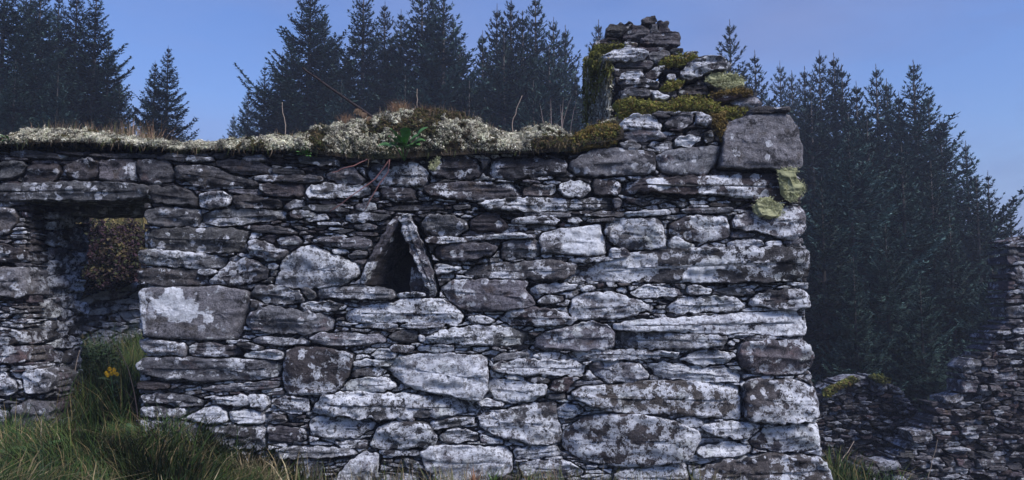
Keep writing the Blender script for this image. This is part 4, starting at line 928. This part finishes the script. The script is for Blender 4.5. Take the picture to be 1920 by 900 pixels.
bush('heather', 'mixed olive and maroon heather below the yellow grass in the doorway view', P(225., 525., 3.5), (.46, .3, .57), 6500, mar + [(.05, .035, .022), (.09, .07, .03)], 2, size=(.02, .045))
bush('fern_clump', 'green weedy clump low in the doorway gap', P(165., 700., 1.6) - [0, 0, .15], (.30, .3, .42), 1500, [(.04, .07, .03), (.06, .08, .05), (.05, .07, .04)], 3, size=(.015, .035))
bush('fern_clump', 'bleached brownish weed clump beside the left jamb', P(125., 740., .6) - [0, 0, .15], (.16, .2, .28), 900, [(.12, .10, .05), (.07, .08, .04)], 4, size=(.01, .025))
grass_field('dead_grass', 'broad bleached dead blades scattered through the long grass on the left', 1100, (-4.2, -1.2), (-1.6, -.05), (.10, .30), .9, .011, [(.22, .17, .09), (.14, .11, .06), (.30, .25, .15)])
# broad-leaved weeds among the grass
for lab, (x_, y_), Yw, nl_, ln_, colw in [('dark nettle-like weed beside the right door jamb', (255, 800), -.1, 26, .07, (.04, .075, .03)), ('leafy weed in the middle of the doorway', (180, 780), .7, 34, .10, (.05, .09, .035)),
        ('broad dock leaves in the grass at the bottom left', (70, 880), -.45, 14, .16, (.05, .10, .03)), ('small dock plant in the grass under the squared stone', (345, 870), -.35, 12, .11, (.05, .10, .035)), ('bluish feathery weed behind the yellow flower', (150, 690), 1.5, 44, .10, (.06, .09, .07)),
        ('leafy weed at the foot of the low broken wall', (1640, 868), 3.6, 40, .16, (.05, .085, .03)), ('yellowish weed clump beside the stepped ruin', (1668, 850), 4.0, 40, .13, (.14, .13, .05))]:
    b_ = P(float(x_), float(y_), Yw); b_[2] = float(gh(b_[0], Yw)); e = tag(empty('weed', b_), lab, 'weed'); a = Acc(); st_ = Acc(); hw_ = ln_ * (2.2 if nl_ > 20 else .4)
    for k in range(nl_):
        th = rg.uniform(0, 6.28); c0 = np.array([rg.normal() * ln_ * .5, rg.normal() * ln_ * .4, rg.uniform(0, hw_)]); v, f = leaf_geo(c0, (math.cos(th), math.sin(th), rg.uniform(.0, .9)), ln_ * rg.uniform(.6, 1.1), ln_ * .2); a.add(v, f)
        if k % 5 == 0: st_.add(*tube([(0, 0, -.02), c0 * .5, c0 + [0, 0, ln_ * .5]], [.003, .0025, .002], 5))
    a.build('leaves', flat('weed_leaf', colw), e); st_.build('stalks', M['brown_stem'], e)
# ragwort
b0 = P(215., 800., .4); b0[2] = gh(b0[0], .4)
rw = tag(empty('ragwort', b0), 'ragwort with one yellow flower head in the doorway gap', 'wildflower')
top = P(208., 700., .35) - b0
mesh_obj('stem', *tube([(0, 0, 0), top * .5 + [.015, 0, 0], top], [.005, .004, .003], 6), M['green_leaf'], rw)
a = Acc()
for k in range(22):
    t = rg.uniform(.1, .9); th = rg.uniform(0, 6.28); v, f = leaf_geo(top * t, (math.cos(th), math.sin(th), .3), rg.uniform(.05, .09), .012); a.add(v, f)
a.build('leaves', flat('dull_leaf', (.05, .075, .03)), rw)
for (dx, dz) in [(-.035, 0), (-.012, .028), (0.01, .0), (.03, .008), (.015, .022), (-.02, -.012), (.045, -.004)]:
    fl = Acc(); hc = top + [dx, rg.uniform(-.02, .02), dz]
    for k in range(12):
        th = k * math.pi / 6; v, f = leaf_geo(hc, (math.cos(th), -.35, math.sin(th)), .016, .0045); fl.add(v, f)
    fl.add(*tube([hc + [0, -.004, 0], hc], [.0045, .0045], 8)); fl.build('flower', M['petal'], rw)
e, q = stem_obj('dead_stem', 'tall dark dead weed stem leaning in front of the right door jamb', 'dead stem', [(268, 838), (262, 800), (252, 745), (240, 690), (218, 645)], [-.12, -.1, -.08, -.05, 0], .005, .002, M['brown_stem'])
tf = Acc()
for i in range(8, 22, 2):
    d = np.array([rg.choice([-1, 1]) * .7, -.3, .7]); tf.add(*tube([q[i], q[i] + d * .04, q[i] + d * .07 + [0, 0, .015]], [.002, .0015, .001], 5))
tf.build('twigs', M['brown_stem'], e)
e, q = stem_obj('dead_stem', 'pale dead grass stem in the doorway gap left of the flower', 'dead stem', [(112, 830), (128, 760), (140, 700), (150, 655)], [.2, .25, .3, .35], .003, .0015, M['straw'])
stem_obj('dead_stem', 'pale stem standing in the grass at the left jamb foot', 'dead stem', [(76, 850), (77, 800), (79, 785)], [-.3, -.3, -.3], .003, .0015, M['straw'])
stem_obj('dead_stem', 'long pale stalk slanting across the grass by the low right walls', 'dead stem', [(1560, 905), (1580, 860), (1602, 828)], [1.5, 1.6, 1.7], .004, .002, M['straw'])
stem_obj('dead_stem', 'thin stalk before the stepped ruin wall', 'dead stem', [(1738, 900), (1750, 860), (1758, 825)], [2.5, 2.5, 2.5], .004, .002, M['straw'])
for lab, (x_, y_), nb, hh_ in [('tan grass tuft in the green grass below the wall, left of the other tan tuft', (462, 872), 120, .22), ('brightest tan grass tuft where the long grass ends under the wall', (497, 880), 90, .20), ('small brownish tuft in the grass right of the doorway', (322, 850), 60, .2)]:
    b_ = P(float(x_), float(y_), -.3); b_[2] = gh(b_[0], -.3); r = np.c_[rg.normal(size=(nb, 2)) * .03, np.zeros(nb)]
    v, f, a = blades(r, rg.uniform(.5, 1, nb) * hh_, r[:, :2] * 1.3 + rg.normal(size=(nb, 2)) * .05, np.full(nb, .005), pal(rg, nb, [(.30, .23, .13), (.22, .17, .10), (.38, .30, .18)]), rg)
    o = mesh_obj('grass_tuft', v, f, M['leafy'], None, False, a); o.location = b_; tag(o, lab, 'grass tuft')
# small plants at the wall foot
for lab, (x_, y_), col in [('bright green sprig at the wall foot in the middle', (925, 893), (.12, .22, .05)), ('reddish dry sprig at the wall foot left of the green one', (888, 885), (.3, .16, .09))]:
    b_ = P(float(x_), 905., -.1); n = 16; r = np.c_[rg.normal(size=(n, 2)) * .012, np.zeros(n)]
    v, f, a = blades(r, rg.uniform(.05, .11, n), r[:, :2] * 2 + rg.normal(size=(n, 2)) * .015, np.full(n, .007), np.tile(np.array(col), (n, 1)), rg)
    o = mesh_obj('sprig', v, f, M['leafy'], None, False, a); o.location = b_; tag(o, lab, 'sprig')

# ------------------------------------------------------------------ spruces
def spruce(seed, H=10.0, Rm=2.3, slope=.40, gap=.23):
    g2 = np.random.default_rng(seed); C = []; D = []; Wd = []; Ln = []; Fc = []; limbs = Acc()
    t = .42
    def cards(c, d, l, w, fac):
        C.append(c); D.append(d); Ln.append(l); Wd.append(w); Fc.append(fac)
    # leader
    for k in range(12): cards(np.array([[0, 0, H - .6 + k * .045]]), g2.normal(size=(1, 3)) * [.3, .3, .1] + [0, 0, 1], np.array([.07]), np.array([.016]), np.array([.4]))
    while t < H - .4:
        nb = g2.integers(5, 8) + (2 if t > 2 else 0); az0 = g2.uniform(0, 6.28); whorl = g2.uniform(.8, 1.15)
        for b in range(nb):
            az = az0 + b * 6.283 / nb + g2.normal() * .25
            Lb = min(.02 + slope * t, Rm * (.75 + .25 * math.sin(t * 1.3 + seed)) + .12 * t) * g2.uniform(.6, 1.12) * whorl
            e0 = np.interp(t, [0, 1.2, 4, 9], [R(58), R(38), R(8), R(-14)]) + g2.normal() * .1
            bf = g2.uniform(-.22, .30); h = np.array([math.cos(az), math.sin(az), 0]); sidev = np.array([-h[1], h[0], 0])
            def pt(s): s = np.asarray(s, float)[:, None]; return np.array([0, 0, H - t]) + h * Lb * s * math.cos(e0) + np.array([0, 0, 1.]) * Lb * (math.sin(e0) * s - .14 * np.sin(np.pi * s) * min(t / 4, 1) + .20 * s ** 3)
            lim = pt([0, .35, .7, 1.0]); limbs.add(*tube(lim, np.array([.012 + .008 * Lb, .009, .006, .003]) * (1 if Lb > .6 else .7), 3))
            m = max(3, int(Lb / (.115 - .035 * min(1, t / 3)))); ss_ = (np.arange(m) + g2.random(m)) / m * .9 + .1
            base = pt(ss_); tang = pt(np.minimum(ss_ + .05, 1.05)) - base; tang /= np.linalg.norm(tang, axis=1, keepdims=True)
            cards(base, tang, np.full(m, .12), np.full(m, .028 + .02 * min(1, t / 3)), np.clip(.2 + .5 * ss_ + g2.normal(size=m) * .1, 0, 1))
            for sg in (-1, 1):
                tl = (.36 * Lb * (1 - ss_) + .07 * min(1, t / 2)) * g2.uniform(.6, 1.15, m)
                td = tang * .75 + sidev * sg * .8 + np.array([0, 0, -.18 * min(t / 4, 1) + .1]) + g2.normal(size=(m, 3)) * [.12, .12, .07]; td /= np.linalg.norm(td, axis=1, keepdims=True)
                for k in range(6):
                    a_ = k * .105; q = tl > a_ - .02
                    if not q.any(): break
                    c = base[q] + td[q] * a_ + np.array([0, 0, -.25]) * (a_ ** 2) * min(t / 4, 1)
                    fac = np.clip(bf + .05 + .55 * ss_[q] + .45 * a_ / (tl[q] + .1) + g2.normal(size=q.sum()) * .06, 0, 1)  # darker inward: crown shade painted into needle colour, besides lighter new growth at tips
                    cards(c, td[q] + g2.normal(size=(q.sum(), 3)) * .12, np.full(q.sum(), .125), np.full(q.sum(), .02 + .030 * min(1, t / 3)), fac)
                    # twiglets
                    for s3_ in (-1, 1):
                        d3 = td[q] * .6 + np.cross(td[q], [0, 0, 1.]) * s3_ * .75 + g2.normal(size=(q.sum(), 3)) * .2 + [0, 0, -.12 * min(t / 4, 1)]
                        cards(c + td[q] * .04, d3, g2.uniform(.05, .13, q.sum()) * min(1, .4 + t / 3), np.full(q.sum(), .013 + .027 * min(1, t / 3)), fac)
        t += gap * g2.uniform(.8, 1.2) * (1.05 if t < 2 else 1.55)
    c = np.concatenate(C); d = np.concatenate(D); d /= np.linalg.norm(d, axis=1, keepdims=True); l = np.concatenate(Ln)[:, None]; w = np.concatenate(Wd)[:, None] * .5; fc = np.concatenate(Fc)
    s = np.cross(d, g2.normal(size=d.shape) * .35 + [0, 0, 1.2]); s /= np.linalg.norm(s, axis=1, keepdims=True) + 1e-9
    v = np.stack([c - s * w * .7, c + s * w * .7, c + d * l * .6 + s * w, c + d * l * 1.05, c + d * l * .6 - s * w], 1).reshape(-1, 3)
    b = np.arange(len(c)) * 5; f = np.stack([b, b + 1, b + 2, b + 3, b + 4], 1)
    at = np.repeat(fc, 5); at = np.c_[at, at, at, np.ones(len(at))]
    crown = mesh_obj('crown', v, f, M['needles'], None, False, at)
    tr = Acc(); tr.add(*tube([(0, 0, -.5), (0, 0, H * .3), (0, 0, H * .7), (0, 0, H - .02)], [.17, .13, .06, .006], 7))
    for vv, in zip(limbs.v): pass
    tr.v += limbs.v; off = tr.n; tr.f += [tuple(q + off for q in ff) for ff in limbs.f]; tr.n += limbs.n
    trunk = tr.build('trunk', M['bark'], None)
    return crown, trunk
protos = [spruce(101), spruce(102, slope=.34, Rm=2.0), spruce(103, slope=.46, Rm=2.7), spruce(104, slope=.38, Rm=2.4, gap=.26), spruce(105, slope=.43, Rm=2.9, gap=.30), spruce(106, slope=.30, Rm=1.8, gap=.19)]
used = [False] * len(protos)
# (column in the photo, row of the tip, distance from the eye, variant, label)
TREES = [
 (12, -70, 17, 2, 'big dark spruce at the far left edge, its tip above the picture'),
 (-70, -40, 19, 0, 'dark spruce half beyond the left edge'),
 (78, -45, 18, 0, 'dark dense spruce second from the left edge'),
 (146, -38, 19, 1, 'slim spruce third from the left edge'),
 (182, -30, 18, 3, 'spruce forming the right flank of the dark left group'),
 (110, 120, 16, 3, 'lower spruce in front of the left group'),
 (30, 110, 15.5, 0, 'lower dark spruce at the left edge behind the pale lichen'),
 (316, 84, 17, 0, 'lone pointed spruce standing clear in the sky gap on the left'),
 (291, 112, 17.6, 1, 'thin second top just left of the lone pointed spruce'),
 (438, 212, 40, 1, 'tiny hazy distant spruce at the bottom of the left sky gap'),
 (466, 165, 30, 1, 'faint thin spruce at the left foot of the middle group'),
 (497, 118, 22, 3, 'shorter spruce on the left flank of the middle group'),
 (583, -45, 21, 2, 'tall broad spruce leading the left side of the middle group'),
 (548, 60, 22, 1, 'half-height spruce left of the tall broad one in the middle group'),
 (628, 70, 23, 0, 'spruce filling right of the tall broad one'),
 (682, -38, 22, 1, 'narrow tall spruce just right of the first sky notch'),
 (722, 0, 26, 1, 'thin open-topped spruce between two taller ones'),
 (752, 15, 25, 3, 'hazy spruce with a blunt top in the middle group'),
 (792, -50, 22, 0, 'tall spruce above the turf hump'),
 (832, -45, 21, 3, 'dense tall spruce right of the turf hump crest'),
 (862, 75, 23, 1, 'lower spruce at the second sky notch'),
 (932, 5, 24, 1, 'spruce with a fine tip right of the second sky notch'),
 (958, -10, 23, 0, 'spruce in the right half of the middle group'),
 (980, 18, 22, 2, 'broad spruce low in the right half of the middle group'),
 (1004, -18, 23, 1, 'tall thin-topped spruce behind the standing dry stalks'),
 (1038, 30, 24, 0, 'spruce left of the gable stump with a slender tip'),
 (1060, 45, 25, 1, 'slim spruce nearest the gable stump on its left'),
 (1122, 35, 34, 1, 'thin pale spruce top peeping out left of the stump top'),
 (640, 150, 19, 2, 'lower front spruce behind the left end of the turf hump'),
 (760, 140, 19.5, 0, 'lower front spruce behind the hump crest'),
 (880, 150, 19, 3, 'lower front spruce in the middle of the wood'),
 (1000, 150, 19, 2, 'lower front spruce left of the tall dry stalks'),
 (1368, 34, 24, 0, 'isolated spruce tip rising just right of the stump'),
 (1415, 92, 24, 3, 'second spruce tip right of the stump'),
 (1462, 112, 30, 1, 'pale thin spruce third right of the stump'),
 (1484, 130, 30, 0, 'pale spruce top next to the corner block'),
 (1508, 122, 28, 1, 'hazy spruce top behind the corner block'),
 (1536, 92, 22, 0, 'left one of the twin sharp tips in the right group'),
 (1563, 97, 22.5, 1, 'right one of the twin sharp tips in the right group'),
 (1578, 118, 22, 3, 'spruce hugging the twin tips on their right'),
 (1642, 118, 21, 0, 'pointed spruce between the twin tips and the highest right one'),
 (1662, 145, 21.5, 1, 'small side top right of the pointed spruce'),
 (1712, 110, 20, 2, 'full spruce whose long right edge slopes down to the picture edge'),
 (1762, 215, 20, 3, 'spruce on the falling right edge of the wood, upper'),
 (1810, 262, 19.5, 0, 'spruce on the falling right edge of the wood, middle'),
 (1852, 318, 19, 3, 'spruce on the falling right edge of the wood, lower'),
 (1893, 372, 18.5, 0, 'lowest spruce beside the stepped ruin'),
 (1935, 420, 18, 1, 'small spruce behind the top of the stepped ruin'),
 (1590, 210, 16.5, 2, 'near greenish spruce with visible drooping boughs beside the corner'),
 (1690, 270, 16.5, 3, 'near spruce in the middle of the right group'),
 (1540, 330, 15.5, 0, 'near low spruce directly behind the wall corner'),
 (1660, 420, 14.5, 2, 'nearest low spruce above the low broken wall'),
 (1780, 400, 16, 3, 'near low spruce above the notch between the ruins'),
 (1860, 480, 15, 2, 'near low spruce just left of the stepped ruin'),
 (1450, 200, 19, 3, 'spruce mostly hidden behind the gable stump'),
 (205, 60, 19, 5, 'narrow spruce on the right shoulder of the left group'),
 (60, -60, 24, 4, 'spruce deep inside the dark left group'),
 (112, -25, 22, 5, 'narrow spruce between the second and third of the left group'),
 (225, 150, 18, 4, 'lower spruce at the right foot of the left group'),
 (530, 95, 21, 4, 'spruce on the rising left flank, below the tall broad one'),
 (610, 20, 24, 5, 'narrow spruce tucked behind the tall broad one'),
 (655, 80, 25, 4, 'lower spruce closing the first sky notch'),
 (735, 60, 22, 4, 'spruce behind the leaning bramble shoot, right of the thin open one'),
 (812, -20, 25, 5, 'narrow spruce between the two tall ones above the hump'),
 (850, 30, 25, 4, 'hazy spruce right of the hump crest'),
 (905, 55, 22, 5, 'narrow spruce right of the second sky notch'),
 (945, 60, 21, 4, 'full spruce under the fine tip'),
 (1030, 80, 21, 4, 'full spruce behind the tall dry stalks'),
 (1080, 130, 22, 5, 'narrow spruce touching the left side of the gable stump'),
 (1520, 160, 20, 4, 'full spruce below the twin tips, left'),
 (1605, 150, 20, 5, 'narrow spruce right below the twin tips'),
 (1625, 200, 18.5, 4, 'full spruce below the pointed one'),
 (1685, 170, 20, 5, 'narrow spruce left of the highest right one'),
 (1740, 170, 21, 4, 'spruce just right of the highest right one'),
 (1745, 300, 17, 4, 'near full spruce under the highest right one'),
 (1830, 330, 18, 5, 'narrow spruce inside the falling right edge'),
 (1600, 480, 13.5, 5, 'nearest slim low spruce left of the low broken wall'),
 (1725, 520, 13.5, 4, 'nearest low spruce in the notch between the two ruins'),
]
for (px, py, dist, k, lab) in TREES:
    tip = P(float(px), float(py), dist - 5); bz = float(gh(tip[0], tip[1])) - .1
    H = tip[2] - bz; e = tag(empty('spruce_tree', (tip[0], tip[1], bz), random.uniform(0, 6.28)), lab, 'tree', 'spruces of the wood behind the ruin')
    sc = H / 10.0; w = sc if sc < 1.15 else sc ** .75
    e.scale = (w, w, sc)
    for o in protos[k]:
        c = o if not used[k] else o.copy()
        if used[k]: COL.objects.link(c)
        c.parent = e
    used[k] = True
# ------------------------------------------------------------------ haze
g = bpy.data.materials.new('haze_air'); g.use_nodes = True; nt = g.node_tree; nt.nodes.clear()
out = nt.nodes.new('ShaderNodeOutputMaterial'); pv = nt.nodes.new('ShaderNodeVolumePrincipled')
pv.inputs['Color'].default_value = (.72, .80, 1.0, 1); pv.inputs['Density'].default_value = 0.0028; pv.inputs['Anisotropy'].default_value = 0.1
nt.links.new(pv.outputs[0], out.inputs['Volume'])
lo = (-215, -215, float(GZ.min()) - 1.0); hi = (215, 215, 17.0)
hv = [(x, y, z) for x in (lo[0], hi[0]) for y in (lo[1], hi[1]) for z in (lo[2], hi[2])]
hf = [(0, 1, 3, 2), (4, 6, 7, 5), (0, 4, 5, 1), (2, 3, 7, 6), (0, 2, 6, 4), (1, 5, 7, 3)]
hz = mesh_obj('haze', hv, hf, g, None, False); hz['kind'] = 'stuff'
scene.cycles.volume_bounces = 0
scene.cycles.max_bounces = 6
